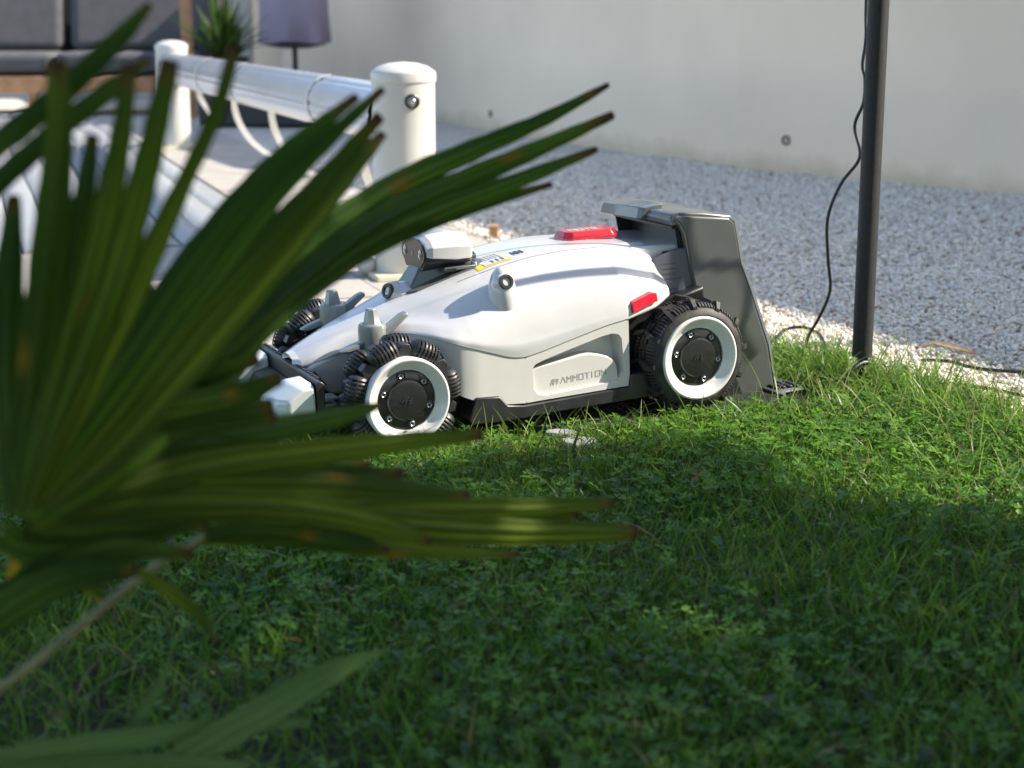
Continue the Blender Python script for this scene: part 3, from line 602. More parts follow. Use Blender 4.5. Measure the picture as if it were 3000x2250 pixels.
def rear_wheel():
    e = MB(); e.lathe([(.060, -.079), (.070, -.0795), (.078, -.078), (.0835, -.072), (.0855, -.060), (.0862, -.040), (.0855, -.020), (.0835, -.010), (.0785, -.0045), (.0715, -.0022), (.068, -.006), (.060, -.012), (.060, -.079)], 96); w = e.build('rear_wheel', M['rubber'], robot, smooth=40)
    hub_parts(w, .02, .0695)
    # tread: fine shoulder ribs and short centre blocks as one part, large lugs one by one
    mb = MB()
    for k in range(96):
        a = 2 * PI * k / 96
        if k % 8 == 0: continue
        for (ya, yb_, r0, r1, w_) in ((-.0085, -.026, .0815, .0898, .0016), (-.070, -.0545, .0815, .0898, .0016)):
            c, s = math.cos(a), math.sin(a); V = []
            for yq, rt in ((ya, r0 + .0035), (ya * .6 + yb_ * .4, r1), (yb_, r1)):
                for t in (-w_, w_): V += [((r0 - .002) * c - t * s, yq, (r0 - .002) * s + t * c), (rt * c - t * s, yq, rt * s + t * c)]
            mb.add(V, [(0, 1, 3, 2), (1, 5, 7, 3), (5, 9, 11, 7), (9, 8, 10, 11), (0, 4, 5, 1), (2, 3, 7, 6), (4, 8, 9, 5), (6, 7, 11, 10)])
    for k in range(24):
        a = 2 * PI * (k + .5) / 24; c, s = math.cos(a), math.sin(a)
        for yq in (-.044, -.034):
            V = [(r_ * c - t * s, yq + d, r_ * s + t * c) for d in (-.0032, .0032) for r_, t in ((.083, -.0075), (.0905, -.007), (.0905, .007), (.083, .0075))]
            mb.add(V, [(0, 1, 2, 3), (7, 6, 5, 4), (0, 4, 5, 1), (1, 5, 6, 2), (2, 6, 7, 3), (3, 7, 4, 0)])
    tr = mb.build('tread_ribs', M['rubber'], w, smooth=30); tr['kind'] = 'stuff'
    lug = MB(); 
    def P(a, r_, y): return (r_ * math.cos(a), y, r_ * math.sin(a))
    for sgn in (1, -1):
        yo, ym, yi = (-.006, -.022, -.038) if sgn > 0 else (-.074, -.058, -.042)
        V = []
        for (y, a0, wd, rb, rt) in ((yo, 0, .050, .079, .0855), ((yo + ym) / 2, .0, .050, .082, .0965), (ym, .02, .048, .083, .0968), (yi, .085, .040, .083, .0955)):
            V += [P(a0 - wd, rb, y), P(a0 - wd * .8, rt, y), P(a0 + wd * .8, rt, y), P(a0 + wd, rb, y)]
        F = [(0, 1, 2, 3), (15, 14, 13, 12)]
        for i in range(3):
            for q in range(3): F.append((i * 4 + q, (i + 1) * 4 + q, (i + 1) * 4 + q + 1, i * 4 + q + 1))
        lug.add(V, F)
    lm = lug.mesh('lug', M['rubber'], 30)
    for k in range(12): inst(lm, 'lug', w, rot=(0, 2 * PI * k / 12 + .07, 0))
    mb = MB()
    for a0 in (R(28), R(148), R(208), R(328)):
        def fn(u, v, d, a0=a0):
            a = a0 - u / .077; r_ = .0735 + v; return (-r_ * math.cos(a), -.0028 - (r_ - .0715) * .33 + d, r_ * math.sin(a))
        letters(mb, 'MAMMOTION', fn, .0040, .0034, .0012, .2, .0007)
    mb.build('sidewall_lettering', M['rubber'], w, smooth=None)
    return w
def copy_under(o, parent, mtx):
    c = o.copy(); COL.objects.link(c); c.parent = parent; c.matrix_local = mtx
    for ch in list(o.children):
        d = ch.copy(); COL.objects.link(d); d.parent = c; d.matrix_local = ch.matrix_local.copy()
        for g in list(ch.children): h = g.copy(); COL.objects.link(h); h.parent = d; h.matrix_local = g.matrix_local.copy()
    return c
fw_ = front_wheel(); fw_.matrix_local = Matrix.Translation((.508, .230, -.001)) @ Matrix.Rotation(R(-7), 4, 'Y')
bpy.context.view_layer.update()
copy_under(fw_, robot, Matrix.Translation((.508, -.215, -.001)) @ Matrix.Rotation(PI, 4, 'Z') @ Matrix.Rotation(R(10), 4, 'Y'))
rw_ = rear_wheel(); rw_.matrix_local = Matrix.Translation((0, .230, 0))
bpy.context.view_layer.update()
copy_under(rw_, robot, Matrix.Translation((0, -.230, 0)) @ Matrix.Rotation(PI, 4, 'Z'))
# ------------------------------------------------------------------ docking station (own frame, level: x towards the nose of the mower, y to our side)
dock = thing('charging_dock', 'dark grey plastic charging dock arching over the tail of the white mower', 'charging dock', (RORG.x, RORG.y, 0), (0, 0, PI + PSI))
# dock frame: x_dock = nose direction, y_dock = left of it; our side is +y as for the mower
def zz(z): return z + .11
def dside(sg, y0, y1):
    # side cheek: outline in (x, z), thick from y0 to y1, rear edge chamfered
    out = [(-.004, .2160), (-.010, .2215), (-.112, .2125), (-.124, .203), (-.139, .1327), (-.159, .088), (-.199, -.014), (-.215, -.090), (-.187, -.105), (-.100, -.102), (-.076, -.02), (-.050, .088), (-.026, .190), (-.016, .206)]
    a, b = sorted((sg * y0, sg * y1)); return [(x, zz(z)) for x, z in out], a, b
for sg in (1, -1):
    o_, a, b = dside(sg, .108, .124)
    mb = MB(); mb.prism(o_, a, b, 'y'); ch = mb.build('side_cheek', M['stat'], dock, bevel=.004, seg=3)
    # slanted corner strip between cheek and back, and flared foot
    P0 = [(-.113, .2125), (-.127, .204), (-.143, .132), (-.163, .088), (-.204, -.014), (-.221, -.095)]
    mb = MB(); V = []; F = []
    for x, z in P0: V += [(x + .004, sg * .1235, zz(z)), (x - .010, sg * .108, zz(z)), (x - .012, sg * .100, zz(z)), (x + .012, sg * .108, zz(z))]
    n = len(P0)
    for i in range(n - 1):
        for k in range(4): q = (i * 4 + k, i * 4 + (k + 1) % 4, (i + 1) * 4 + (k + 1) % 4, (i + 1) * 4 + k); F.append(q if sg > 0 else q[::-1])
    F += [(0, 3, 2, 1), ((n - 1) * 4, (n - 1) * 4 + 1, (n - 1) * 4 + 2, (n - 1) * 4 + 3)]
    mb.add(V, F); mb.build('corner_strip', M['stat'], dock, smooth=20)
    mb = MB(); a, b = sorted((sg * .120, sg * .134)); mb.prism([(-.070, zz(-.102)), (-.150, zz(-.102)), (-.110, zz(-.02)), (-.095, zz(-.01)), (-.080, zz(-.02))], a, b, 'y'); mb.build('foot_flare', M['black'], dock, bevel=.003)
# back panel, sloping, and roof with projecting stepped lip
mb = MB(); V = []
for x, z in [(-.126, .206), (-.148, .132), (-.168, .088), (-.209, -.014), (-.226, -.100)]: V += [(x, -.106, zz(z)), (x, .106, zz(z)), (x + .010, .106, zz(z)), (x + .010, -.106, zz(z))]
F = []
for i in range(4):
    for k in range(4): F.append((i * 4 + k, i * 4 + (k + 1) % 4, (i + 1) * 4 + (k + 1) % 4, (i + 1) * 4 + k))
mb.add(V, F + [(3, 2, 1, 0), (16, 17, 18, 19)]); mb.build('back_panel', M['stat'], dock, smooth=20)
mb = MB(); mb.prism([(.002, zz(.214)), (-.004, zz(.2225)), (-.020, zz(.2255)), (-.060, zz(.2235)), (-.114, zz(.2165)), (-.128, zz(.206)), (-.118, zz(.198)), (-.02, zz(.205)), (-.004, zz(.203))], -.118, .1215, 'y'); mb.build('roof', M['stat'], dock, bevel=.003, seg=2)
mb = MB(); loft(mb, [[(.010, .040, zz(.208)), (.004, .040, zz(.2255)), (-.030, .040, zz(.2320)), (-.030, .040, zz(.206))], [(.0155, .030, zz(.2065)), (.010, .030, zz(.2262)), (-.03, .030, zz(.2322)), (-.03, .030, zz(.206))],
    [(.0155, -.098, zz(.2035)), (.010, -.098, zz(.2220)), (-.03, -.098, zz(.2285)), (-.03, -.098, zz(.204))], [(.010, -.116, zz(.203)), (.004, -.116, zz(.2175)), (-.030, -.116, zz(.2250)), (-.030, -.116, zz(.204))]][::-1]); mb.build('roof_lip', M['stat'], dock, smooth=20, bevel=.0015)
mb = MB(); mb.box(-.060, -.050, -.106, .106, zz(-.08), zz(.20)); mb.build('inner_wall', M['black'], dock, smooth=None)
for sg in (1, -1):
    a, b = sorted((sg * .1045, sg * .1075)); mb = MB(); mb.prism([(-.016, zz(.200)), (-.05, zz(.205)), (-.05, zz(.02)), (-.068, zz(.02)), (-.044, zz(.09))], a, b, 'y'); mb.build('inner_liner', M['black'], dock, smooth=None)
mb = MB(); mb.box(-.10, -.012, -.1045, .1045, zz(.196), zz(.2005)); mb.build('inner_ceiling', M['black'], dock, smooth=None)
# data label on the inner cheek
mb = MB(); mb.add([(-.012, .1000, zz(.150)), (-.072, .1000, zz(.150)), (-.080, .1000, zz(.06)), (-.035, .1000, zz(.06))], [(0, 1, 2, 3)]); 
mb = MB(); mb.prism([(.006, zz(.160)), (-.060, zz(.160)), (-.075, zz(.060)), (-.020, zz(.060))], .1015, .1065, 'y'); lb = mb.build('data_label', M['label'], dock, smooth=None)
# rating plate seen between tail and wheel: on the grey flank of the dock's inner guide
mb = MB(); mb.prism([(.030, zz(.150)), (-.015, zz(.165)), (-.06, zz(.165)), (-.06, zz(.02)), (-.03, zz(.02)), (.022, zz(.085))], .1125, .1180, 'y'); gd = mb.build('inner_guide', M['label'], dock, bevel=.002)
mb = MB()
for i in range(9):
    z = zz(.140 - i * .0085); x0 = .014 - i * .0012
    L_ = [.024, .030, .022, .034, .014, .022, .018, .030, .026][i]; xx = x0
    while xx > x0 - L_:
        w = random.uniform(.002, .006); mb.box(xx - w, xx, .1180, .1183, z - .0009, z + .0009); xx -= w + .0012
mb.build('label_print', M['ink'], gd, smooth=None)
# ground plate with ribs, reaching forward under the mower
mb = MB(); mb.prism([(.30, .150), (.27, .215), (.02, .225), (-.13, .225), (-.225, .150), (-.262, .120), (-.262, -.120), (-.225, -.150), (-.13, -.225), (.02, -.225), (.27, -.215), (.30, -.150)], .004, .0165, 'z'); mb.build('ground_plate', M['black'], dock, bevel=.004)
mb = MB()
for i in range(15):
    for j in range(26):
        x = .270 - i * .0195; y = .205 - j * .0165; mb.box(x - .0125, x, y - .0045, y, .0166, .0196)
o = mb.build('plate_ribs', M['black'], dock, smooth=None); o['kind'] = 'stuff'
mb = MB(); mb.prism([(-.19, .2), (-.215, .160), (-.262, .150), (-.272, .120), (-.272, .02), (-.19, .02)], .0170, .022, 'z', s1=[(-.19, .19), (-.21, .155), (-.25, .145), (-.260, .115), (-.260, .02), (-.19, .02)]); hp_ = mb.build('cable_foot', M['stat'], dock, bevel=.002)
for i in range(4):
    mb = MB(); mb.box(-.250 + i * .0140, -.2435 + i * .0140, .105, .148, .0222, .0262); mb.build('vent_rib', M['black'], dock, bevel=.001)

# ------------------------------------------------------------------ black post with foam sleeve and ground hook
POLE = [(.6169, 2.7965, .0043), (.6199, 2.8091, .0603), (.6483, 2.9492, .6821)]
pole = thing('awning_pole', 'upright black foam-sleeved pole standing between lawn and gravel beside the mower', 'pole')
a, b = Vector(POLE[1]), Vector(POLE[2]); a.y = b.y = 2.845; a.x = .627; b.x = .6255; top = a + (b - a) * 3.55; top = Vector((.6255, 2.845, 2.25))
mb = MB(); mb.tube([a, top], .0180, 28); mb.build('sleeve', M['pole'], pole, smooth=40)
mb = MB(); mb.tube([(.6265, 2.845, -.05), (.6265, 2.845, .065)], .0050, 12); mb.box(.6205, .6365, 2.838, 2.852, .044, .0625); mb.build('ground_rod', M['black'], pole, smooth=40)
mb = MB(); mb.tube(smooth_path([(.634, 2.835, .050), (.624, 2.83, .050), (.608, 2.82, .043), (.596, 2.812, .032), (.592, 2.808, .016), (.591, 2.806, -.004)], 5), .0052, 12); mb.build('hook', M['hub'], pole, smooth=40)
# added rail on wires, out of view, placed to cast the flank's shadow stripe
sb0 = Vector((.165, 2.590, .268)); dirb = Vector((.931, .364, 0)).normalized(); c0 = sb0 + sdir * ((.735 - .268) / sdir.z)
caster = thing('shadow_caster', 'added unseen frame with a rail and a cable that cast shadows on mower and dock', 'shadow_caster')
mb = MB(); mb.tube([c0 - dirb * .155, c0 + dirb * .36], .0080, 14); mb.build('shadow_rail', M['pole'], caster, smooth=40)
e0_, e1_ = c0 - dirb * 1.6, c0 + dirb * 2.0
mb = MB(); mb.tube([(e0_.x, e0_.y, 2.6), (e1_.x, e1_.y, 2.6)], .014, 12); mb.build('bar', M['pole'], caster, smooth=40)
for q in (c0 - dirb * .1, c0 + dirb * .3): mb = MB(); mb.tube([(q.x, q.y, .735), (q.x, q.y, 2.6)], .0006, 5); mb.build('wire', M['cable'], caster, smooth=40)
mb = MB(); mb.tube([(e1_.x, e1_.y, -.05), (e1_.x, e1_.y, 2.61)], .016, 12); mb.build('upright', M['pole'], caster, smooth=40)
SHADOW_CABLE = [(0.8772, 2.7245, 0.8082), (0.879, 2.7253, 0.7854), (0.8797, 2.7256, 0.7568), (0.8879, 2.7293, 0.7189), (0.904, 2.7366, 0.7005), (0.9251, 2.7461, 0.706), (0.9467, 2.7559, 0.6993), (0.9744, 2.7684, 0.7016), (0.9892, 2.7751, 0.6859), (0.9946, 2.7775, 0.6559), (0.9888, 2.7749, 0.6089), (0.9804, 2.7711, 0.5768)]
mb = MB(); mb.tube(smooth_path([(SHADOW_CABLE[0][0], SHADOW_CABLE[0][1], 2.6)] + SHADOW_CABLE + [(SHADOW_CABLE[-1][0], SHADOW_CABLE[-1][1] + .01, SHADOW_CABLE[-1][2] - .06)], 6), .0042, 8); mb.build('shadow_cable', M['cable'], caster, smooth=60)  # added unseen cable, shaped to draw a curved shadow on the dock cheek
CABLE = [(.6415, 3.0163, .7069), (.6397, 2.996, .6166), (.6335, 2.9851, .5685), (.6378, 2.9797, .5444), (.6353, 2.9702, .5023), (.6235, 2.9809, .4589), (.6329, 2.9686, .4043), (.6042, 2.9878, .3529), (.5842, 2.9939, .2893), (.5907, 3.0071, .211), (.5984, 3.0142, .1517), (.5836, 3.0324, .0962), (.5665, 3.0442, .0576), (.5583, 3.0545, .008), (.555, 3.03, .0)]
mb = MB(); mb.tube(smooth_path([(.636, 2.95, 1.6), (.645, 3.0, 1.0)] + CABLE, 6), .0031, 8); tag(mb.build('hanging_cable', M['cable'], smooth=60), 'thin black cable hanging in a loose curve beside the black pole', 'cable')
for nm, lb_, P in (('ground_cable', 'black cable arching over pale gravel from the dock foot to the grass', [(.470, 3.08, .02), (.515, 3.143, .030), (.556, 3.237, .034), (.596, 3.25, .036), (.618, 3.20, .030), (.619, 3.12, .014), (.614, 3.03, .004)]),
                   ('ground_cable', 'short black cable lying flat from the dock foot to the hanging cable', [(.465, 3.05, .015), (.51, 3.117, .014), (.549, 3.157, .012), (.574, 3.13, .010), (.560, 3.06, .006)]),
                   ('ground_cable', 'black cable running right from the pole foot across the gravel edge', [(.640, 2.86, .02), (.662, 2.86, .016), (.682, 2.83, .012), (.724, 2.83, .010), (.784, 2.835, .012), (.848, 2.79, .012), (.886, 2.74, .012), (.94, 2.70, .01), (1.1, 2.6, .01)]),
                   ('ground_cable', 'black cable lying farther back on the gravel beside the dry leaf', [(.790, 3.06, .008), (.834, 3.027, .012), (.869, 2.965, .012), (.952, 2.93, .012), (1.05, 2.93, .012), (1.3, 2.8, .01)])):
    mb = MB(); mb.tube(smooth_path(P, 6), .0034, 8); tag(mb.build(nm, M['cable'], smooth=60), lb_, 'cable', 'black cables on the ground')
def dry_leaf(pts, w, lbl):
    mb = MB(); P = [Vector(p) for p in pts]; n = len(P); V = []; F = []
    for i, p in enumerate(P):
        k = i / (n - 1); ww = w * (math.sin(PI * min(1, .08 + k * .9)) ** .7); t = (P[min(i + 1, n - 1)] - P[max(i - 1, 0)]).normalized(); s_ = t.cross(Vector((0, 0, 1))).normalized()
        V += [p + s_ * ww + Vector((0, 0, .004)), p, p - s_ * ww + Vector((0, 0, .006))]
    for i in range(n - 1): F += [(i * 3, i * 3 + 1, i * 3 + 4, i * 3 + 3), (i * 3 + 1, i * 3 + 2, i * 3 + 5, i * 3 + 4)]
    mb.add(V, F); tag(mb.build('dry_leaf', M['dryleaf'], smooth=60), lbl, 'dry leaf')
dry_leaf([(.815, 3.165, .010), (.842, 3.15, .020), (.868, 3.115, .018), (.900, 3.085, .012)], .013, 'curled dry brown leaf lying on the sunlit gravel right of the pole')
for p, s_, lb_ in (((.075, 2.467), .020, 'flat grey stone chip nearest the mower skirt'), ((.104, 2.410), .024, 'larger grey stone chip half hidden in the clover')):
    mb = MB(); rr_ = [s_ * random.uniform(.8, 1.2) for _ in range(7)]
    mb.prism([(p[0] + rr_[i] * 1.3 * math.cos(i * .9), p[1] + rr_[i] * .9 * math.sin(i * .9)) for i in range(7)], 0, .019, 'z'); tag(mb.build('stone_chip', M['concrete'], smooth=None, bevel=.003), lb_, 'stone')
mb = MB(); mb.tube(smooth_path([(.265, 1.318, .012), (.285, 1.333, .018), (.305, 1.340, .016), (.33, 1.342, .012)], 4), [.0022] * 13, 7); tag(mb.build('twig', M['dryleaf'], smooth=60), 'pale dry twig lying in the grass at the near edge of the lawn', 'twig')

# ------------------------------------------------------------------ white pool cover reel
reel = thing('pool_cover_reel', 'white pool cover reel with two round capped posts and pale straps', 'pool reel')
UP = [(.0, 'near'), (4.464, 'far')]
for u, _ in UP:
    x, y = ap(u, 0)
    mb = MB(); r0 = .0795; mb.lathe([(0, -.0), (r0, 0), (r0, .480)], 48, (x, y, .018), (0, 0, 1)); po = mb.build('post', M['post'], reel, smooth=30)
    mb = MB(); mb.lathe([(r0 + .0005, .476), (r0 + .0030, .478), (r0 + .0034, .499), (r0 + .0015, .503), (r0 - .006, .508), (r0 * .8, .5155), (r0 * .45, .524), (0, .527)], 48, (x, y, .018), (0, 0, 1)); mb.build('post_cap', M['post'], po, smooth=35)
    mb = MB(); c_, s_2 = math.cos(ang), math.sin(ang); mb.add([(x + c_ * a - s_2 * b, y + s_2 * a + c_ * b, z) for z in (.006, .020) for a, b in ((-.10, -.10), (.10, -.10), (.10, .10), (-.10, .10))], [(3, 2, 1, 0), (4, 5, 6, 7), (0, 1, 5, 4), (1, 2, 6, 5), (2, 3, 7, 6), (3, 0, 4, 7)])
    mb.build('base_plate', M['bpl'], po, bevel=.003)
x, y = ap(0, 0); d_ = Vector((.33, -.944, 0)).normalized(); c_ = Vector((x, y, .450)) + d_ * .079
mb = MB(); mb.lathe([(.019, -.004), (.019, .003), (.016, .005), (.013, .003)], 20, c_, d_); lk = mb.build('keyhole_ring', M['black'], reel)
mb = MB(); mb.ball(tuple(c_ + d_ * .004), .009, 12, 8); mb.build('key_button', M['steel'], reel)
a = Vector(ap(.07, 0) + (.408,)); b = Vector(ap(4.40, 0) + (.405,))
mb = MB(); prof_n = 48; V = []; F = []; t_ = (b - a).normalized(); s_ = t_.cross(Vector((0, 0, 1))).normalized(); u_ = s_.cross(t_)
for e in (a, b):
    for k in range(prof_n):
        an = 2 * PI * k / prof_n; r_ = .0775 - (.004 if k % 8 == 0 else 0); V.append(e + s_ * (r_ * math.cos(an)) + u_ * (r_ * math.sin(an)))
for k in range(prof_n): F.append((k, (k + 1) % prof_n, prof_n + (k + 1) % prof_n, prof_n + k))
mb.add(V, F); mb.build('tube', M['tube'], reel, smooth=22)
def ribbon(P, w, wdir, m, parent, name):
    P = smooth_path(P, 6); mb = MB(); wd = Vector(wdir).normalized() * w / 2; V = []; F = []; n = len(P)
    for i, p in enumerate(P):
        t = (P[min(i + 1, n - 1)] - P[max(i - 1, 0)]).normalized(); nn = t.cross(wd).normalized() * .0012
        V += [p - wd + nn, p + wd + nn, p + wd - nn, p - wd - nn]
    for i in range(n - 1):
        for k in range(4): F.append((i * 4 + k, i * 4 + (k + 1) % 4, (i + 1) * 4 + (k + 1) % 4, (i + 1) * 4 + k))
    mb.add(V, F); return mb.build(name, m, parent, smooth=60)
for u, end in ((.75, None), (2.18, (985, 600)), (3.05, (775, 520)), (4.1, None)):
    p = a + t_ * u; 
    rg = [p + s_ * (.0800 * math.cos(k * PI / 8)) + u_ * (.0800 * math.sin(k * PI / 8)) for k in range(0, 17)]
    mb = MB(); wd = t_ * .018; V = []; F = []
    for q in rg: V += [q - wd, q + wd]
    for i in range(16): F.append((2 * i, 2 * i + 1, 2 * i + 3, 2 * i + 2))
    mb.add(V, F); mb.build('strap_loop', M['strap'], reel, smooth=60)
for u, pts in ((2.18, [(.0, -.09), (-.03, -.19), (-.14, -.28), (-.36, -.35), (-.75, -.395)]), (3.05, [(.0, -.09), (-.04, -.19), (-.16, -.28), (-.36, -.34), (-.65, -.385)]), (4.1, [(.02, -.06), (.02, -.14), (-.05, -.22)]), (.75, [(.0, -.10), (-.02, -.22), (-.12, -.33), (-.35, -.40)])):
    p = a + t_ * u; P = [p + s_ * .081 + u_ * .0] + [p + s_ * (.082 + .045 * i * i / 3) + t_ * du + Vector((0, 0, dz)) for i, (du, dz) in enumerate(pts)]
    ribbon(P, .026, (.85, .1, .35), M['strap'], reel, 'strap')
mb = MB(); mb.ball((-.372, 4.12, .034), .026, 18, 12); tag(mb.build('float_ball', M['post'], smooth=60), 'small white ball lying on the paving beside the near white post', 'ball')
mb = MB(); x, y = -.055, 4.93; mb.box(x - .013, x + .013, y - .02, y + .02, .0, .036); tag(mb.build('wood_block', M['wood'], smooth=None, bevel=.003), 'small brown wooden block on the paving edge behind the red button', 'block')

# ------------------------------------------------------------------ far furniture
sofa = thing('lounge_sofa', 'low outdoor lounge sofa with grey cushions on a teak frame', 'sofa', (-3.15, 11.35, 0), (0, 0, R(4)))
W = 1.05
for z0, z1, y0, y1 in ((.15, .262, 0, .05), (.15, .262, .75, .80)):
    mb = MB(); mb.box(-W, W, y0, y1, z0, z1); mb.build('frame_rail', M['wood'], sofa, bevel=.006)
for x in (-W + .03, -.15, W - .05):
    for y in (.005, .76):
        mb = MB(); mb.prism([(x - .035, .15), (x + .035, .15), (x + .022, 0), (x - .022, 0)], y, y + .045, 'y'); mb.build('leg', M['wood'], sofa, bevel=.004)
mb = MB(); mb.box(-W, W, .05, .75, .20, .27); mb.build('seat_deck', M['wicker'], sofa)
for i in range(2):
    x0 = -W + .02 + i * (W - .01)
    mb = MB(); mb.box(x0, x0 + W - .03, .0, .66, .285, .425); mb.build('seat_cushion', M['cushion'], sofa, bevel=.05, seg=5)
    mb = MB(); mb.prism([(.50, .43), (.66, .43), (.80, .95), (.66, .98)], x0 + .01, x0 + W - .04, 'x'); 
    mb = MB(); mb.add([(x, y, z) for x in (x0 + .01, x0 + W - .04) for y, z in ((.48, .43), (.64, .43), (.78, .95), (.64, .98))], [(3, 2, 1, 0), (4, 5, 6, 7), (0, 1, 5, 4), (1, 2, 6, 5), (2, 3, 7, 6), (3, 0, 4, 7)]); mb.build('back_cushion', M['cushion'], sofa, bevel=.065, seg=5)
mb = MB(); mb.add([(x, y, z) for x in (-W, W) for y, z in ((.70, .27), (.76, .27), (.90, .92), (.84, .92))], [(3, 2, 1, 0), (4, 5, 6, 7), (0, 1, 5, 4), (1, 2, 6, 5), (2, 3, 7, 6), (3, 0, 4, 7)]); mb.build('woven_back', M['wicker'], sofa)
mb = MB(); mb.box(W - .06, W + .0, .0, .78, .27, .62); mb.build('armrest', M['wicker'], sofa, bevel=.01)
mb = MB(); mb.prism([(-.035, 0), (.02, 0), (.045, 1.7), (-.045, 1.7)], -.04, .04, 'y'); o = mb.build('wooden_post', M['wood'], bevel=.006, loc=(-2.13, 10.95, 0), rot=(0, R(-1), 0)); tag(o, 'tall warm wooden post standing at the right end of the sofa', 'post')
# dark low planter trough behind the reel, potted yucca, lilac-covered parasol
mb = MB(); mb.prism([(-.45, .0), (.45, .0), (.47, .16), (-.47, .16)], 0, .30, 'y'); tr_ = thing('planter_trough', 'long low black trough on the gravel behind the reel tube', 'planter', (-1.50, 10.15, 0), (0, 0, R(-8))); mb.build('trough', M['pot'], tr_, bevel=.01)
mb = MB(); mb.box(-.43, .43, .03, .27, .12, .15); mb.build('soil_fill', M['soil'], tr_)
yu = thing('potted_yucca', 'spiky green yucca in a round dark pot behind the reel', 'potted plant', (-1.80, 10.3, 0))
mb = MB(); mb.lathe([(0, 0), (.11, 0), (.16, .40), (.165, .42), (.150, .42), (.145, .38), (0, .38)], 28, (0, 0, 0), (0, 0, 1)); mb.build('pot', M['pot'], yu)
def spike(n, L0, L1, w, base, parent, col1, col2, name='leaf', el=(25, 85)):
    for i in range(n):
        az = random.uniform(0, 2 * PI); e = R(random.uniform(*el)); L = random.uniform(L0, L1); d = Vector((math.cos(az) * math.cos(e), math.sin(az) * math.cos(e), math.sin(e))); s = Vector((-math.sin(az), math.cos(az), 0)); V = []; F = []
        for k in range(6):
            t = k / 5; p = Vector(base) + d * L * t - Vector((0, 0, 1)) * (t * t * L * .22 * math.cos(e)); ww = w * (1 - t) ** .6 * (.6 + .8 * min(1, t * 4) * .5) + .0006; V += [p - s * ww, p - Vector((0, 0, ww * .4)), p + s * ww]
        for k in range(5): F += [(k * 3, k * 3 + 1, k * 3 + 4, k * 3 + 3), (k * 3 + 1, k * 3 + 2, k * 3 + 5, k * 3 + 4)]
        c = np.array(col1) + (np.array(col2) - np.array(col1)) * random.random(); me_o = raw_mesh(name, np.array([tuple(v) for v in V]), np.array(F), np.tile(c, (len(V), 1)), M['leafA'], True); me_o.parent = parent
spike(110, .30, .50, .019, (0, 0, .40), yu, (.030, .070, .012), (.085, .15, .025), 'leaf')
mb = MB(); mb.tube([(0, 0, .38), (.01, 0, 1.0), (.03, 0, 1.7)], .010, 8); mb.build('flower_stem', M['bark'], yu)
par = thing('covered_heater', 'patio heater standing under a lilac fabric cover on a thin black stem', 'patio heater', (-1.43, 10.9, 0))
mb = MB(); V = []; F = []; n = 64; 
for z, rr_ in ((.495, .218), (.50, .226), (.7, .222), (1.1, .226), (1.6, .21)):
    for k in range(n): an = 2 * PI * k / n; r_ = rr_ * (1 + .055 * math.sin(an * 6 + .8 * z) + .03 * math.sin(an * 11 + 2 * z)) * (.95 if z > .6 else 1); V.append((r_ * math.cos(an), r_ * math.sin(an), z + .008 * math.sin(an * 3)))
for i in range(4):
    for k in range(n): F.append((i * n + k, i * n + (k + 1) % n, (i + 1) * n + (k + 1) % n, (i + 1) * n + k))
mb.add(V, F); mb.build('fabric_cover', M['lilac'], par, smooth=60)
mb = MB(); mb.lathe([(0, .455), (.10, .460), (.20, .480), (.205, .51), (0, .51)], 40, (0, 0, 0), (0, 0, 1)); mb.build('shelf_disc', M['black'], par)
mb = MB(); mb.tube([(0, 0, .02), (0, 0, .50)], .018, 14); mb.build('stem', M['black'], par)
mb = MB(); mb.lathe([(0, 0), (.20, 0), (.20, .02), (.03, .05), (0, .05)], 36, (0, 0, 0), (0, 0, 1)); mb.build('foot', M['black'], par)
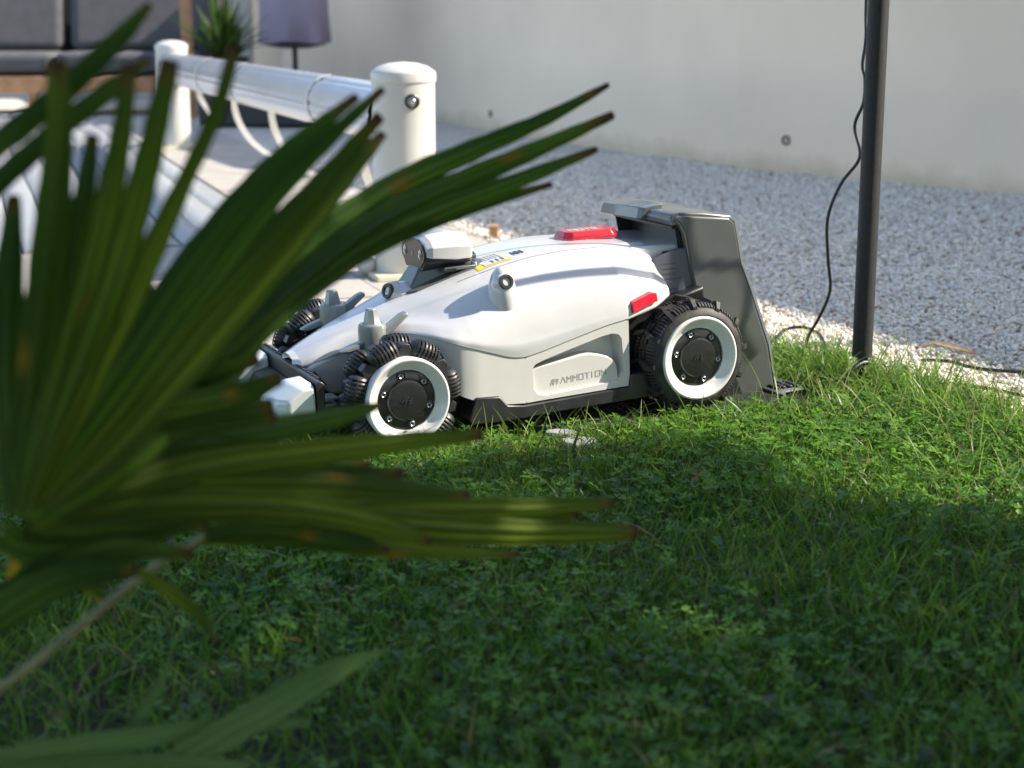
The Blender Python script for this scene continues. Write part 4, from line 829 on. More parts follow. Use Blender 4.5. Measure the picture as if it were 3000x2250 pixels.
# leaflets: (tone, [(x, y, z, width), ... from the tip to the base])
FROND_A = [
    (0, [(-.2274, 1.0476, .6592, .0035), (-.2478, 1.0427, .6373, .0099), (-.2758, 1.0154, .6069, .012), (-.3072, 1.0097, .5818, .0126), (-.3329, 1.0056, .5637, .0114)]),
    (0, [(-.235, 1.0705, .6243, .003), (-.2586, 1.056, .6052, .0101), (-.2872, 1.0299, .5805, .0111), (-.3221, 1.0232, .5506, .0116), (-.3396, 1.0193, .5336, .0116)]),
    (1, [(-.2697, .9788, .6265, .0093), (-.2709, .9797, .5852, .0127), (-.281, .9875, .5287, .017), (-.2973, 1.0021, .4569, .0186), (-.3166, 1.0144, .3751, .018), (-.3196, 1.0058, .3371, .009)]),
    (1, [(-.2293, .9884, .6236, .0066), (-.2362, .9892, .5818, .0101), (-.2507, .9994, .5359, .0137), (-.272, 1.0059, .4739, .0169), (-.2993, 1.0086, .3951, .0166), (-.3181, 1.0058, .3371, .009)]),
    (0, [(-.2587, 1.0094, .5804, .0057), (-.2638, 1.0012, .5442, .0103), (-.2813, 1.0072, .4796, .0163), (-.3047, 1.01, .4009, .0178), (-.3196, 1.0058, .3371, .009)]),
    (1, [(-.2044, .989, .6263, .0089), (-.2149, .9904, .5873, .0112), (-.2301, 1.0012, .5442, .0143), (-.2545, 1.0072, .4796, .0181), (-.2913, 1.0086, .3951, .0184), (-.3166, 1.0058, .3371, .009)]),
    (2, [(-.1673, 1.0011, .6348, .0062), (-.1803, 1.0024, .5949, .0073), (-.205, 1.0125, .5488, .0087), (-.24, 1.0183, .4837, .0147), (-.2809, 1.0113, .4067, .0184), (-.3166, 1.0055, .3356, .009)]),
    (3, [(-.1125, 1.1972, .5949, .0047), (-.1494, 1.1702, .5661, .0106), (-.1842, 1.1421, .5326, .0137), (-.2237, 1.0995, .48, .0184), (-.2763, 1.0508, .4004, .0216), (-.3151, 1.0055, .3356, .009)]),
    (3, [(-.0952, 1.2187, .5993, .0041), (-.13, 1.1911, .5679, .0088), (-.1694, 1.1514, .5283, .0138), (-.2162, 1.1073, .4691, .0198), (-.2701, 1.0502, .3974, .0222), (-.3151, 1.0053, .3348, .009)]),
    (1, [(-.0989, 1.2345, .5787, .007), (-.134, 1.2053, .5398, .011), (-.1742, 1.1542, .495, .0166), (-.2194, 1.1024, .4473, .0224), (-.2732, 1.0468, .3823, .0234), (-.3151, 1.0053, .3348, .009)]),
    (2, [(-.0984, 1.2518, .5644, .0057), (-.1264, 1.2138, .5321, .0117), (-.1623, 1.1634, .4904, .0187), (-.2116, 1.1101, .436, .0245), (-.2701, 1.0447, .3733, .0241), (-.3151, 1.0052, .3342, .009)]),
    (3, [(.0895, 1.5242, .5903, .0039), (.0309, 1.4769, .5626, .01), (-.0348, 1.4302, .5374, .0146), (-.0955, 1.3634, .5137, .0179), (-.1676, 1.2505, .4676, .0245), (-.2471, 1.1002, .392, .0258), (-.3136, 1.0052, .3342, .0102)]),
    (3, [(.0926, 1.4978, .5643, .0059), (.0263, 1.451, .5386, .0115), (-.0424, 1.4042, .5128, .016), (-.1086, 1.3266, .4871, .0213), (-.1777, 1.2138, .4411, .0267), (-.2513, 1.0869, .3786, .0269), (-.3136, 1.005, .3336, .0102)]),
    (3, [(.0773, 1.4809, .5346, .0042), (.018, 1.4355, .5155, .0106), (-.0575, 1.3789, .4917, .015), (-.1219, 1.3022, .4695, .018), (-.1902, 1.2016, .4326, .0244), (-.2577, 1.0841, .3662, .0269), (-.3136, 1.0049, .333, .0102)]),
    (3, [(.0356, 1.4538, .5055, .0037), (-.0186, 1.4203, .4934, .0081), (-.0688, 1.3665, .4822, .011), (-.1284, 1.2908, .4647, .0163), (-.1886, 1.1902, .4276, .0214), (-.2586, 1.0737, .3656, .0254), (-.3136, 1.0048, .3324, .0102)]),
    (1, [(-.1802, 1.1354, .4116, .0053), (-.2187, 1.1233, .4034, .0125), (-.2737, 1.0897, .3911, .0154), (-.3225, 1.0427, .3643, .0148), (-.3256, 1.0065, .34, .009)]),
    (1, [(-.1621, 1.1131, .4037, .0078), (-.1955, 1.1005, .3935, .0142), (-.2428, 1.079, .3888, .0158), (-.2917, 1.0457, .3778, .016), (-.3226, 1.0058, .3371, .009)]),
    (1, [(-.1688, 1.1176, .3784, .0144), (-.2038, 1.1071, .377, .0169), (-.2513, 1.0852, .3708, .0173), (-.2979, 1.042, .3613, .0167), (-.3196, 1.0055, .3356, .009)]),
    (0, [(-.1027, 1.2451, .3527, .0037), (-.1378, 1.2137, .3499, .0128), (-.1871, 1.1627, .3509, .0151), (-.2493, 1.1017, .3532, .0163), (-.3136, 1.0052, .3342, .0102)]),
    (2, [(-.0241, 1.2787, .3199, .0075), (-.0759, 1.2485, .3224, .0118), (-.1426, 1.1887, .3297, .0162), (-.2252, 1.1085, .3377, .0184), (-.3136, 1.0049, .333, .0102)]),
    (2, [(-.0338, 1.2486, .2771, .0045), (-.0892, 1.2207, .2899, .0131), (-.161, 1.164, .3113, .0173), (-.2428, 1.0963, .3293, .0189), (-.3136, 1.0048, .3324, .0102)]),
    (2, [(-.0626, 1.2021, .2528, .0043), (-.1012, 1.1863, .2736, .0156), (-.1665, 1.1506, .2974, .0185), (-.2471, 1.0835, .318, .0194), (-.3136, 1.0045, .3313, .0102)]),
    (0, [(-.0876, 1.2525, .2945, .0059), (-.1461, 1.2125, .2991, .0158), (-.2109, 1.1326, .3082, .0216), (-.2713, 1.0626, .3161, .0241), (-.3166, 1.0042, .3298, .0132)]),
    (0, [(-.1136, 1.254, .301, .0037), (-.1663, 1.206, .3158, .0178), (-.2292, 1.1266, .3274, .0214), (-.2846, 1.0565, .3345, .0207), (-.3151, 1.005, .3336, .0102)]),
    (0, [(-.152, 1.2287, .28, .0044), (-.1972, 1.171, .2966, .0188), (-.2461, 1.0927, .3135, .0228), (-.2948, 1.034, .3258, .0204), (-.3166, 1.0048, .3327, .012)]),
    (0, [(-.1922, 1.1614, .3452, .0034), (-.2239, 1.1221, .3528, .0166), (-.2641, 1.0813, .3537, .0205), (-.304, 1.0386, .3462, .0185), (-.3181, 1.0052, .3342, .0102)]),
    (0, [(-.2075, 1.2127, .391, .0042), (-.2379, 1.1496, .3838, .0236), (-.2705, 1.0855, .3724, .0269), (-.304, 1.0393, .3492, .0216), (-.3172, 1.0053, .3348, .0102)]),
    (0, [(-.2027, 1.2751, .3948, .0045), (-.2282, 1.1698, .3827, .0254), (-.2705, 1.0813, .3537, .0269), (-.3166, 1.0144, .3297, .0103)]),
    (0, [(-.2481, 1.1115, .4878, .0038), (-.2626, 1.082, .4478, .0207), (-.2886, 1.0488, .3913, .0216), (-.319, 1.0151, .3327, .0103)]),
    (0, [(-.3164, 1.0313, .541, .0059), (-.3225, 1.0295, .4878, .0148), (-.3271, 1.023, .4132, .0168), (-.3226, 1.0058, .3371, .009)]),
    (0, [(-.2173, 1.1099, .2985, .0053), (-.2558, 1.0899, .3008, .0182), (-.2908, 1.0496, .3038, .0251), (-.3166, 1.0107, .3135, .0182), (-.3284, .9936, .3285, .0119)]),
    (0, [(-.2194, 1.0669, .2897, .0038), (-.2688, 1.0482, .2977, .0157), (-.3045, 1.0061, .2928, .0212), (-.3462, .9806, .2706, .0178)]),
    (0, [(-.2439, 1.0071, .2972, .0042), (-.2836, .9969, .2976, .0168), (-.3135, .9744, .2886, .0194), (-.3396, .9604, .2722, .0175)]),
]
FROND_B = [
    (2, [(.0951, 1.4391, .213, .006), (.0309, 1.3999, .2206, .0142), (-.0503, 1.342, .2367, .0168), (-.1455, 1.2646, .2574, .0173), (-.232, 1.1655, .2722, .0077)]),
    (2, [(.0609, 1.4175, .2081, .0051), (-.0025, 1.3888, .2171, .0124), (-.0812, 1.3218, .238, .0165), (-.1556, 1.2542, .2567, .0172), (-.232, 1.1653, .2715, .0077)]),
    (2, [(.1172, 1.4522, .1801, .0095), (.0479, 1.4045, .1956, .0176), (-.0424, 1.338, .2192, .02), (-.1444, 1.2534, .2531, .0209), (-.232, 1.165, .2701, .0084)]),
    (2, [(.0077, 1.3524, .192, .0032), (-.0571, 1.3053, .2105, .0102), (-.1229, 1.259, .2324, .0151), (-.1798, 1.213, .2556, .016), (-.232, 1.1647, .2688, .0077)]),
    (0, [(-.0987, 1.2389, .2344, .0037), (-.1411, 1.2221, .2507, .0132), (-.1877, 1.1954, .2688, .0143), (-.232, 1.165, .2701, .0077)]),
    (4, [(-.3349, 1.1855, .2701, .0028), (-.3438, 1.1835, .2615, .0078), (-.3526, 1.1812, .2511, .0071), (-.3579, 1.1797, .2442, .0028)]),
    (4, [(-.3703, 1.1824, .2563, .0021), (-.3774, 1.1808, .2494, .0071), (-.3817, 1.1789, .2408, .0071), (-.3845, 1.1769, .2321, .0028)]),
    (4, [(-.3072, 1.191, .2036, .0018), (-.3169, 1.1921, .2085, .0043), (-.3277, 1.1935, .2149, .0047), (-.336, 1.195, .2212, .0029)]),
    (4, [(-.2964, 1.1601, .2484, .0017), (-.3024, 1.1605, .2504, .0042), (-.3104, 1.1609, .2518, .0028)]),
    (2, [(-.2193, 1.1286, .1995, .0027), (-.2316, 1.1329, .2189, .0069), (-.2501, 1.1272, .239, .0088), (-.2716, 1.1213, .2583, .0047)]),
    (2, [(-.295, 1.1346, .2262, .0021), (-.3104, 1.1371, .2373, .0062), (-.3224, 1.1381, .2416, .0034)]),
]
BROAD = [
    (0, [(-.0978, 1.1742, .1744, .0021), (-.1189, 1.1631, .1707, .0099), (-.1449, 1.1415, .1658, .0195), (-.1734, 1.1186, .1554, .0219), (-.2091, 1.0855, .1449, .0214), (-.2504, 1.042, .1339, .0181)]),
    (0, [(-.1487, 1.1156, .142, .0034), (-.1855, 1.1059, .1442, .0102), (-.2358, 1.0863, .1482, .0134), (-.2949, 1.0563, .1515, .0156), (-.3599, 1.0164, .1568, .0157)]),
    (0, [(-.2515, 1.1256, .1861, .0017), (-.2607, 1.122, .1704, .0069), (-.2716, 1.097, .1505, .0101), (-.2795, 1.0704, .1234, .0113), (-.2843, 1.0547, .0991, .0099)]),
    (0, [(-.1858, 1.0623, .1327, .0033), (-.2233, 1.0534, .1388, .0111), (-.2762, 1.044, .1427, .0142), (-.3474, 1.0152, .1512, .0157)]),
]
TONES = [((.024, .060, .006), (.075, .145, .014)), ((.034, .074, .005), (.125, .195, .012)), ((.044, .085, .006), (.170, .225, .014)), ((.026, .072, .006), (.105, .205, .014)), ((.30, .20, .012), (.48, .36, .03))]
CAMP = Vector((0, 0, .65))
def leaflet(name, tone, pts, parent, fold=.22, tip=True, roll=None, palette=None, wide=1.28):
    P = [Vector(p[:3]) for p in pts][::-1]; Wd = [p[3] for p in pts][::-1]; n = 5; PP = smooth_path(P, n)
    W_ = []
    for i in range(len(Wd) - 1):
        for k in range(n): W_.append(Wd[i] + (Wd[i + 1] - Wd[i]) * k / n)
    W_.append(Wd[-1]); m = len(PP); roll = random.uniform(-.28, .28) if roll is None else roll
    c1, c2 = (palette or TONES)[tone]; c1, c2 = np.array(c1), np.array(c2); V = []; C = []; F = []; ph = random.uniform(0, 9); blot = random.uniform(.3, .8)
    for i, p in enumerate(PP):
        t = (PP[min(i + 1, m - 1)] - PP[max(i - 1, 0)]).normalized(); view = (p - CAMP).normalized(); s = t.cross(view).normalized(); nrm = s.cross(t).normalized()
        s2 = (s * math.cos(roll) + nrm * math.sin(roll)).normalized(); n2 = s2.cross(t).normalized(); w = W_[i] / 2 * wide / max(.6, math.cos(roll)); k = i / (m - 1)
        jag = 1 + .05 * math.sin(i * 2.3 + ph)
        offs = (-1, -.93, -.78, -.62, -.46, -.30, -.15, -.05, 0, .05, .15, .30, .46, .62, .78, .93, 1)
        for o in offs:
            dp = -fold * (1 - abs(o)) * w * 2 - (.10 * w * math.cos(o * 3 * PI) if abs(o) < .95 else 0); V.append(tuple(p + s2 * (o * w * jag) + n2 * dp))
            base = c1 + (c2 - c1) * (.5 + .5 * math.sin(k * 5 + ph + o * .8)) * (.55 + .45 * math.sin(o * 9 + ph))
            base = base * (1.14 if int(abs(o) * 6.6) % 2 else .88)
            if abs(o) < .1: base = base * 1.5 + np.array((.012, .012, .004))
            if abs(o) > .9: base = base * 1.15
            if tip:
                e = (1 - k) * .0
                kk = k + .012 * math.sin(o * 5 + ph)
                if kk > .90: base = base * (1 - min(1, (kk - .90) / .04)) + np.array((.12, .085, .010)) * min(1, (kk - .90) / .04)
                if kk > .965: base = np.array((.045, .024, .014))
                if abs(k - blot) < .012 and abs(o - math.sin(ph)) < .5: base = np.array((.20, .13, .012))
            C.append(base)
    q = len(offs)
    for i in range(m - 1):
        for k in range(q - 1): F.append((i * q + k, i * q + k + 1, (i + 1) * q + k + 1, (i + 1) * q + k))
    o = raw_mesh(name, np.array(V), np.array(F), np.clip(np.array(C), .004, 1), M['leafA'], True); o.parent = parent; return o
palm = thing('fan_palm', 'dark green fan palm spreading its blurred fronds across the near left', 'palm')
fr = bpy.data.objects.new('frond', None); COL.objects.link(fr); fr.parent = palm
for tone, pts in FROND_A: leaflet('leaflet', tone, pts, fr)
mb = MB(); mb.tube(smooth_path([(-.70, .80, .10), (-.55, .90, .24), (-.40, .98, .34), (-.325, 1.03, .372)], 4), .006, 10); mb.build('petiole', M['petiole'], fr, smooth=60)
fb = bpy.data.objects.new('frond', None); COL.objects.link(fb); fb.parent = palm; fb['label'] = 'lower yellow-green frond on a thin brown stalk'
for tone, pts in FROND_B: leaflet('leaflet', tone, pts, fb)
mb = MB(); mb.tube(smooth_path([(-.2310, 1.1665, .270), (-.2671, 1.1306, .254), (-.3112, 1.0734, .2277), (-.3599, 1.0258, .1981), (-.5, .92, .13), (-.68, .80, .08)], 4), [.0026] * 3 + [.0034] * 18, 10); mb.build('petiole', M['petiole'], fb, smooth=60)
mb = MB(); mb.tube([(-.74, .78, -.03), (-.74, .78, .10), (-.72, .79, .2)], [.07, .06, .045], 14); mb.build('trunk', M['bark'], palm)
BT = [((.095, .165, .042), (.155, .235, .07)), ((.035, .06, .015), (.06, .09, .03)), ((.05, .06, .02), (.07, .09, .03))]
bl = thing('strap_leaf_plant', 'low plant with broad pale green strap leaves at the near left corner', 'plant')
for i, (tone, pts) in enumerate(BROAD):
    leaflet('leaf', 0, pts, bl, fold=.10, tip=False, roll=.2, palette=BT, wide=1.1)
mb = MB(); mb.tube([(-.36, 1.03, -.02), (-.34, 1.04, .05), (-.30, 1.05, .11)], [.012, .012, .008], 10); mb.build('stem', M['petiole'], bl)

# ------------------------------------------------------------------ tree right of the view (out of frame) that shades the near lawn
tree = thing('garden_tree', 'leafy garden tree right of the lawn', 'tree')
mb = MB(); mb.tube([(3.1, .3, -.05), (3.08, .3, .7), (3.0, .35, 1.4), (3.05, .4, 2.4), (3.1, .4, 3.4)], [.12, .10, .09, .06, .02], 12)
for (bx, by, bz) in ((3.0, 1.6, 2.4), (2.8, -.5, 2.2), (3.4, 1.2, 3.2), (3.0, 1.9, 2.9), (3.2, -.9, 3.0)): mb.tube(smooth_path([(3.02, .35, 1.5), ((3.02 + bx) / 2, (.35 + by) / 2, bz - .5), (bx, by, bz)], 4), [.05 - .005 * i for i in range(9)], 8)
mb.build('trunk', M['bark'], tree)
N = 34000
lx = rng.uniform(2.5, 3.7, N); ly = rng.uniform(-1.4, 2.56, N); lz = rng.uniform(.9, 4.5, N)
X0 = lx - lz / math.tan(SUN_EL); edge = np.interp(X0, [-1.2, -.3, -.1, .05, .24, .33, .42, .69, 1.2], [2.40, 2.36, 2.43, 2.51, 2.50, 2.34, 2.20, 2.12, 1.97])
hole = np.sin(lz * 7 + ly * 5) * np.sin(ly * 9 - lx * 2) * .10
keep = (ly < edge + hole * .45 + rng.normal(0, .02, N)) & (lz > .95 + .15 * np.sin(ly * 4))
lx, ly, lz = lx[keep], ly[keep], lz[keep]; N = len(lx); C0 = np.stack([lx, ly, lz], 1)
a = rng.normal(size=(N, 3)); a /= np.linalg.norm(a, axis=1)[:, None]; b = rng.normal(size=(N, 3)); b -= a * (a * b).sum(1)[:, None]; b /= np.linalg.norm(b, axis=1)[:, None]
L_ = rng.uniform(.035, .065, N)[:, None]; V = np.stack([C0 - a * L_, C0 + b * L_ * .5, C0 + a * L_, C0 - b * L_ * .5], 1).reshape(-1, 3); F = np.arange(4 * N).reshape(-1, 4)
cc = np.repeat(np.array([[.04, .085, .02]]) * rng.uniform(.6, 1.5, (N, 1)), 4, 0)
o = raw_mesh('crown', V, F, cc, M['treeleaf']); o.parent = tree

# added unseen tree: its canopy cuts sky light on near lawn and palm
sky_tree = thing('sky_shade_tree', 'added unseen leafy tree shading the near lawn from above', 'tree')
mb = MB(); mb.tube([(-2.2, -2.2, -.05), (-2.1, -2.1, 1.2), (-1.7, -1.6, 2.4), (-.8, -.8, 3.2), (0, .2, 3.6)], [.22, .18, .15, .11, .05], 12); mb.tube([(-1.7, -1.6, 2.4), (.2, -1.4, 3.0), (1.6, -.6, 3.3)], [.10, .08, .04], 10); mb.build('trunk', M['bark'], sky_tree)
N = 11000; C0 = np.stack([rng.uniform(-3.6, 2.4, N), rng.uniform(-4.0, 1.75, N), rng.uniform(1.9, 3.6, N)], 1); C0 = C0[(C0[:, 1] < 1.75 - .9 * np.abs(np.sin(C0[:, 0] * 2.3)) * .4)]; N = len(C0)
a = rng.normal(size=(N, 3)); a /= np.linalg.norm(a, axis=1)[:, None]; b = rng.normal(size=(N, 3)); b -= a * (a * b).sum(1)[:, None]; b /= np.linalg.norm(b, axis=1)[:, None]
L_ = rng.uniform(.05, .10, N)[:, None]; V = np.stack([C0 - a * L_, C0 + b * L_ * .5, C0 + a * L_, C0 - b * L_ * .5], 1).reshape(-1, 3)
cc = np.repeat(np.array([[.04, .085, .02]]) * rng.uniform(.6, 1.5, (N, 1)), 4, 0); o = raw_mesh('crown', V, np.arange(4 * N).reshape(-1, 4), cc, M['treeleaf']); o.parent = sky_tree

# ------------------------------------------------------------------ gravel stones (real ones near, smaller count farther away)
ico_v = []; t = (1 + 5 ** .5) / 2
for s1 in (-1, 1):
    for s2 in (-t, t): ico_v += [(0, s1, s2), (s1, s2, 0), (s2, 0, s1)]
ico_v = np.array(ico_v, float); ico_v /= np.linalg.norm(ico_v[0])
fs = []
for i in range(12):
    for j in range(i + 1, 12):
        for k in range(j + 1, 12):
            d = [np.linalg.norm(ico_v[p] - ico_v[q]) for p, q in ((i, j), (j, k), (i, k))]
            if max(d) < 1.1:
                n = np.cross(ico_v[j] - ico_v[i], ico_v[k] - ico_v[i]); fs.append((i, j, k) if n @ ico_v[i] > 0 else (i, k, j))
ico_f = np.array(fs)
def stones(name, xs, ys, zs, size, m):
    N = len(xs); jit = rng.uniform(.72, 1.28, (N, 12, 1)) ; sc = size[:, None, None] * rng.uniform(.65, 1.25, (N, 1, 3)); sc[:, :, 2] *= .8
    V = ico_v[None] * jit * sc; th = rng.uniform(0, 2 * PI, N); ph = rng.uniform(-.6, .6, N); c, s = np.cos(th)[:, None], np.sin(th)[:, None]; c2, s2 = np.cos(ph)[:, None], np.sin(ph)[:, None]
    y1 = V[..., 1] * c2 - V[..., 2] * s2; z1 = V[..., 1] * s2 + V[..., 2] * c2; x2 = V[..., 0] * c - y1 * s; y2 = V[..., 0] * s + y1 * c
    V = np.stack([x2 + xs[:, None], y2 + ys[:, None], z1 + zs[:, None]], 2).reshape(-1, 3)
    F = (ico_f[None] + (np.arange(N) * 12)[:, None, None]).reshape(-1, 3)
    g_ = rng.choice([.50, .64, .72, .79, .86], N, p=[.08, .17, .30, .28, .17]); warm = rng.uniform(.05, .14, N)
    col = np.stack([g_ * (1 + warm), g_, g_ * (1 - warm * 1.4)], 1)
    br = rng.random(N) < .035; col[br] = np.array([.34, .22, .13])
    return raw_mesh(name, V, F, np.repeat(col, 12, 0), m)
def scatter(x0, x1, y0, y1, dens):
    n = int((x1 - x0) * (y1 - y0) * dens); return rng.uniform(x0, x1, n), rng.uniform(y0, y1, n)
ex = lambda y: np.interp(y, [1.9, 2.30, 2.55, 2.762, 2.927, 3.08, 3.214, 3.4], [1.0, .90, .83, .777, .694, .596, .50, -.5])
xs, ys = scatter(-.1, 1.75, 2.2, 4.3, 20000)
k = (xs > ex(ys) - .045 * rng.random(len(xs)) - .01) & (xs < .34 * ys + .30) & (xs > ys * -.02 + .15 + (ys - 3.2) * -.1); xs, ys = xs[k], ys[k]
dn = (xs - AX0[0]) * AXN[0] + (ys - AX0[1]) * AXN[1]; k = dn > .40; xs, ys = xs[k], ys[k]
tag(stones('gravel_near', xs, ys, rng.uniform(-.010, .003, len(xs)), rng.uniform(.0032, .0062, len(xs)), M['stone']), kind='stuff')
xs, ys = scatter(-1.2, 2.4, 4.3, 8.0, 4800)
dn = (xs - AX0[0]) * AXN[0] + (ys - AX0[1]) * AXN[1]; k = (dn > .43) & (xs < .335 * ys + .3); xs, ys = xs[k], ys[k]
k = ~((xs > 1.0) & (ys > 7.25 - (xs - 1.0) * 1.23)); xs, ys = xs[k], ys[k]
tag(stones('gravel_far', xs, ys, rng.uniform(-.010, .003, len(xs)), rng.uniform(.0042, .0072, len(xs)), M['stone']), kind='stuff')
print('stones', len(xs))

# ------------------------------------------------------------------ lawn: grass blades and clover, each one real geometry
Rm = np.array([[ax_.x, ax_.y], [ay_.x, ay_.y]]); 
def to_dock(x, y): d = np.stack([x - RORG.x, y - RORG.y], -1); n = Rm / np.linalg.norm(Rm, axis=1)[:, None]; return d @ n[0], d @ n[1]
def vnoise(x, y, s, seed):
    out = np.zeros_like(x); r2 = np.random.default_rng(seed)
    for f in (1, 2.1, 4.3):
        for _ in range(3):
            th = r2.uniform(0, 2 * PI); out += np.sin((x * math.cos(th) + y * math.sin(th)) * s * f + r2.uniform(0, 6)) / f
    return out / 4
def lawn_points(dens, near=1.10, far=3.5):
    xs, ys = scatter(-1.5, 1.25, near, far, dens)
    k = (np.abs(xs) < .335 * ys + .28) & (xs < ex(ys) + .02 * rng.normal(size=len(xs)) + .015)
    lu, lv = to_dock(xs, ys); on_plate = (lu > -.29) & (lu < .295) & (np.abs(lv) < .222) & ~((lu > .20) & (np.abs(lv) > .20))
    k &= ~on_plate & ~((lu < -.20) & (np.abs(lv) > .16) & (lu > -.235) & (np.abs(lv) < .21))
    dn = (xs - AX0[0]) * AXN[0] + (ys - AX0[1]) * AXN[1]; du = (xs - AX0[0]) * AXD[0] + (ys - AX0[1]) * AXD[1]; k &= rng.random(len(xs)) < np.where((xs < -.12) & (ys < 1.62), .35 + .5 * np.clip((ys - 1.3) * 3 , 0, 1) , 1); k &= ~((du > -1.22) & (dn > -.68) & (dn < .44))
    return xs[k], ys[k]
def wheelclear(xs, ys):
    lu, lv = to_dock(xs, ys); under = (lu > -.12) & (lu < .66) & (np.abs(lv) < .20); whl = (np.abs(lu - .508) < .055) & (np.abs(lv) > .14) & (np.abs(lv) < .245)
    front = (lu > .05) & (lu < .45) & (lv > .2) & (lv < .27)
    return under, whl, front
def blades(name, xs, ys, H, Wd, lean, c1, c2, seg=3):
    N = len(xs); az = rng.uniform(0, 2 * PI, N); fa = rng.uniform(0, 2 * PI, N); bend = lean * rng.uniform(.2, 1.3, N); Vs = []; ts = np.linspace(0, 1, seg + 1)
    for i, t in enumerate(ts):
        r_ = H * t * np.sin(bend * (.4 + .9 * t)); z = H * t * np.cos(bend * (.4 + .75 * t)); w = Wd * (1 - t ** 2.2) * .5 + .00012
        px = xs + r_ * np.cos(az); py = ys + r_ * np.sin(az)
        Vs += [np.stack([px - w * np.sin(fa), py + w * np.cos(fa), z], 1), np.stack([px + w * np.sin(fa), py - w * np.cos(fa), z], 1)]
    V = np.stack(Vs, 1); nv = V.shape[1]; V = V.reshape(-1, 3); f0 = np.array([(2 * i, 2 * i + 1, 2 * i + 3, 2 * i + 2) for i in range(seg)])
    F = (f0[None] + (np.arange(N) * nv)[:, None, None]).reshape(-1, 4); k = rng.random((N, 1)); col = np.array(c1) * (1 - k) + np.array(c2) * k
    dry = rng.random(N) < .06; col[dry] = np.array([.26, .21, .10]) * rng.uniform(.6, 1.1, (dry.sum(), 1))
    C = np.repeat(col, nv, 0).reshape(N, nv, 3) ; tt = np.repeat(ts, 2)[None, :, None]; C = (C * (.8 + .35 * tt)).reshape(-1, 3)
    return raw_mesh(name, V, F, C, M['grass'])
xs, ys = lawn_points(24000); nz = vnoise(xs, ys, 7, 3); k = rng.random(len(xs)) < np.clip(.80 - .30 * nz, .35, 1); xs, ys = xs[k], ys[k]; nz = nz[k]
H = rng.uniform(.024, .056, len(xs)) * (1 + .30 * vnoise(xs, ys, 11, 5)) * np.interp(ys, [1.1, 1.6, 2.4], [1.25, 1.0, .95]); u_, w_, f_ = wheelclear(xs, ys); H[u_] *= .55; H[w_] *= .7; H[f_] *= .75
e_d = ex(ys) - xs; H = np.where((e_d < .14) & (ys > 2.3), H * rng.uniform(1.0, 1.9, len(xs)), H)
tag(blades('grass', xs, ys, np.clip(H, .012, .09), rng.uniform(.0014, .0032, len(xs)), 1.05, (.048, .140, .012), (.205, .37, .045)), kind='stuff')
# taller loose wisps at the lawn edge and along the mower
n = 1150; ys2 = rng.uniform(1.9, 3.15, n); xs2 = ex(ys2) - np.abs(rng.normal(0, .20, n)) + .04
n2 = 240; lu = rng.uniform(-.25, .55, n2); lv = rng.uniform(.25, .34, n2); nn = Rm / np.linalg.norm(Rm, axis=1)[:, None]; P_ = np.stack([lu, lv], 1) @ nn
xs2 = np.concatenate([xs2, P_[:, 0] + RORG.x]); ys2 = np.concatenate([ys2, P_[:, 1] + RORG.y]); H2 = np.concatenate([rng.uniform(.045, .13, n), rng.uniform(.035, .085, n2)])
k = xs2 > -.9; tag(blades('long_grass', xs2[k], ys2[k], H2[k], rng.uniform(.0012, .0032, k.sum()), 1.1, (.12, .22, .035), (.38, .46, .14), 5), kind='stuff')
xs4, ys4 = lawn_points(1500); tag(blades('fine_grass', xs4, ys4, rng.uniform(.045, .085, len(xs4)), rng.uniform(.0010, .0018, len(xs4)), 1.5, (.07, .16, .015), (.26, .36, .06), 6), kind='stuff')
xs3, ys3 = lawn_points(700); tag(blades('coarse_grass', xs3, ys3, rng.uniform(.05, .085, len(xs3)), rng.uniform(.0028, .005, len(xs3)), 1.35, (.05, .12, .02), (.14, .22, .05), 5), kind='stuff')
# clover
xs, ys = lawn_points(7600); nz = vnoise(xs, ys, 7, 3); k = rng.random(len(xs)) < np.clip(.50 + .85 * nz, .05, 1) * np.interp(ys, [1.2, 1.9, 2.3], [.55, .9, 1.0]); xs, ys = xs[k], ys[k]
N = len(xs); H = rng.uniform(.016, .040, N) * (1 + .25 * vnoise(xs, ys, 11, 5)); u_, w_, f_ = wheelclear(xs, ys); H[u_] *= .5; H[f_] *= .8
rad = rng.uniform(.0050, .0108, N); az0 = rng.uniform(0, 2 * PI, N); tx, ty = rng.normal(0, .24, N), rng.normal(0, .24, N)
loc = np.array([(0, .06, 0), (.27, .40, .04), (.55, .80, .02), (.22, 1.06, -.04), (0, .94, -.03), (-.22, 1.06, -.04), (-.55, .80, .02), (-.27, .40, .04)])   # leaflet outline with a notch; x width, y outwards
Vl = []; 
for j in range(3):
    th = az0 + j * 2 * PI / 3 + rng.normal(0, .12, N); cup = rng.uniform(.0, .5, N); o3 = loc[None] * rad[:, None, None]
    X_ = o3[..., 0] * 1.05; Y_ = o3[..., 1]; Z_ = o3[..., 2] * 1.5 + np.abs(o3[..., 0]) * .22 + Y_ * (cup[:, None] - .1) 
    c, s = np.cos(th)[:, None], np.sin(th)[:, None]; wx = X_ * s + Y_ * c; wy = -X_ * c + Y_ * s
    Z_ = Z_ + wx * tx[:, None] + wy * ty[:, None]; Vl.append(np.stack([wx + xs[:, None], wy + ys[:, None], Z_ + H[:, None]], 2))
V = np.concatenate(Vl, 1)                                                        # N, 24, 3
st = np.stack([np.stack([xs + rng.normal(0, .004, N), ys + rng.normal(0, .004, N), np.zeros(N)], 1), np.stack([xs - .0006, ys, H], 1), np.stack([xs + .0006, ys, H], 1)], 1); V = np.concatenate([V, st, st[:, :1] + np.array([.0009, 0, 0])], 1); nv = V.shape[1]
quads = []
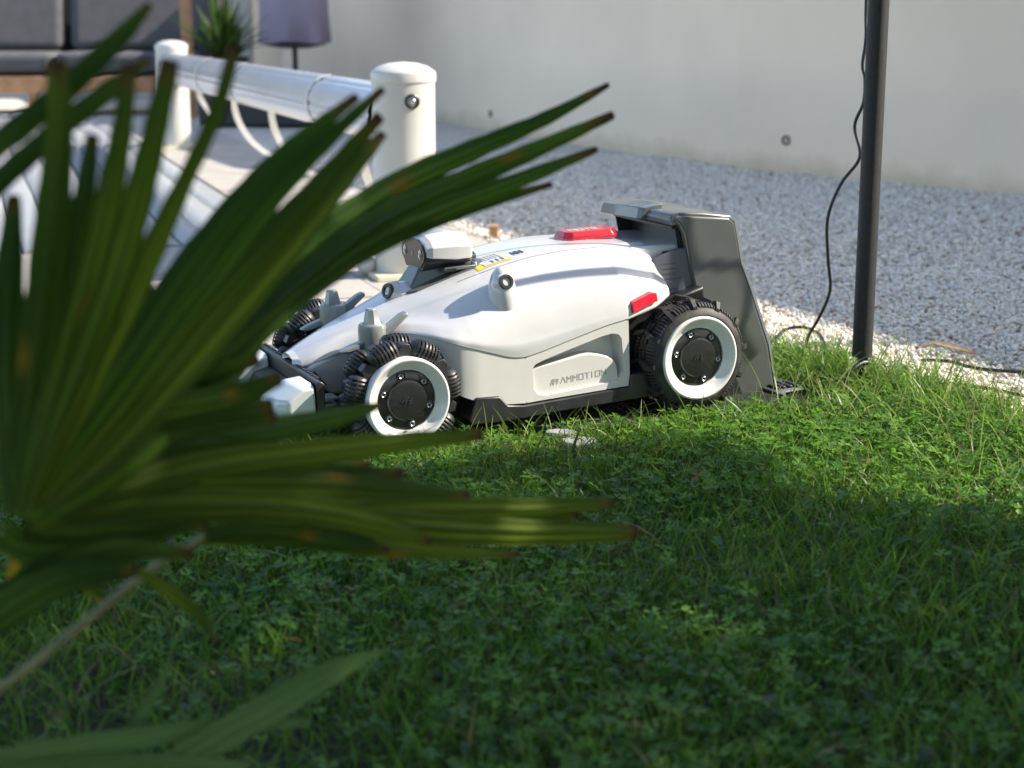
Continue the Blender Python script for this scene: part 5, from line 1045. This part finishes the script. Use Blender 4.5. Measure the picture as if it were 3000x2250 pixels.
for j in range(3): b_ = 8 * j; quads += [(b_, b_ + 1, b_ + 4, b_ + 7), (b_ + 1, b_ + 2, b_ + 3, b_ + 4), (b_ + 7, b_ + 4, b_ + 5, b_ + 6)]
quads.append((24, 25, 26, 27)); F = (np.array(quads)[None] + (np.arange(N) * nv)[:, None, None]).reshape(-1, 4)
k = rng.random((N, 1)); col = np.array((.050, .150, .015)) * (1 - k) + np.array((.195, .38, .045)) * k; dry = rng.random(N) < .01; col[dry] = (.22, .17, .05)
C = np.repeat(col[:, None], nv, 1); C[:, [0, 8, 16]] *= 1.5; C[:, [3, 4, 5, 11, 12, 13, 19, 20, 21]] *= .92
tag(raw_mesh('clover', V.reshape(-1, 3), F, C.reshape(-1, 3), M['grass']), kind='stuff'); print('clover', N)
# broad weed leaves and dry litter near the camera
N = 420; xs, ys = lawn_points(170, 1.15, 2.4); N = len(xs); az = rng.uniform(0, 2 * PI, N); L_ = rng.uniform(.016, .030, N); Wd = L_ * rng.uniform(.14, .22, N); V = []; ts = [0, .25, .55, .82, 1]; ws = [.15, .8, 1, .65, .02]; hz = rng.uniform(.018, .035, N); up = rng.uniform(.1, .9, N)
for t, w in zip(ts, ws):
    px, py, pz = xs + np.cos(az) * L_ * t, ys + np.sin(az) * L_ * t, hz + L_ * t * up - L_ * t * t * .5
    V += [np.stack([px - np.sin(az) * Wd * w, py + np.cos(az) * Wd * w, pz + Wd * w * .3], 1), np.stack([px, py, pz], 1), np.stack([px + np.sin(az) * Wd * w, py - np.cos(az) * Wd * w, pz + Wd * w * .3], 1)]
V = np.stack(V, 1); q = []
for i in range(4): q += [(3 * i, 3 * i + 1, 3 * i + 4, 3 * i + 3), (3 * i + 1, 3 * i + 2, 3 * i + 5, 3 * i + 4)]
F = (np.array(q)[None] + (np.arange(N) * 15)[:, None, None]).reshape(-1, 4); col = np.array((.06, .13, .025)) * rng.uniform(.6, 1.5, (N, 1)); br = rng.random(N) < .05; col[br] = np.array((.16, .11, .055))
tag(raw_mesh('weed_leaves', V.reshape(-1, 3), F, np.repeat(col, 15, 0), M['grass']), kind='stuff')
print('tris', sum(len(o.data.loops) - 2 * len(o.data.polygons) for o in bpy.data.objects if o.type == 'MESH'))
bpy.context.view_layer.update()
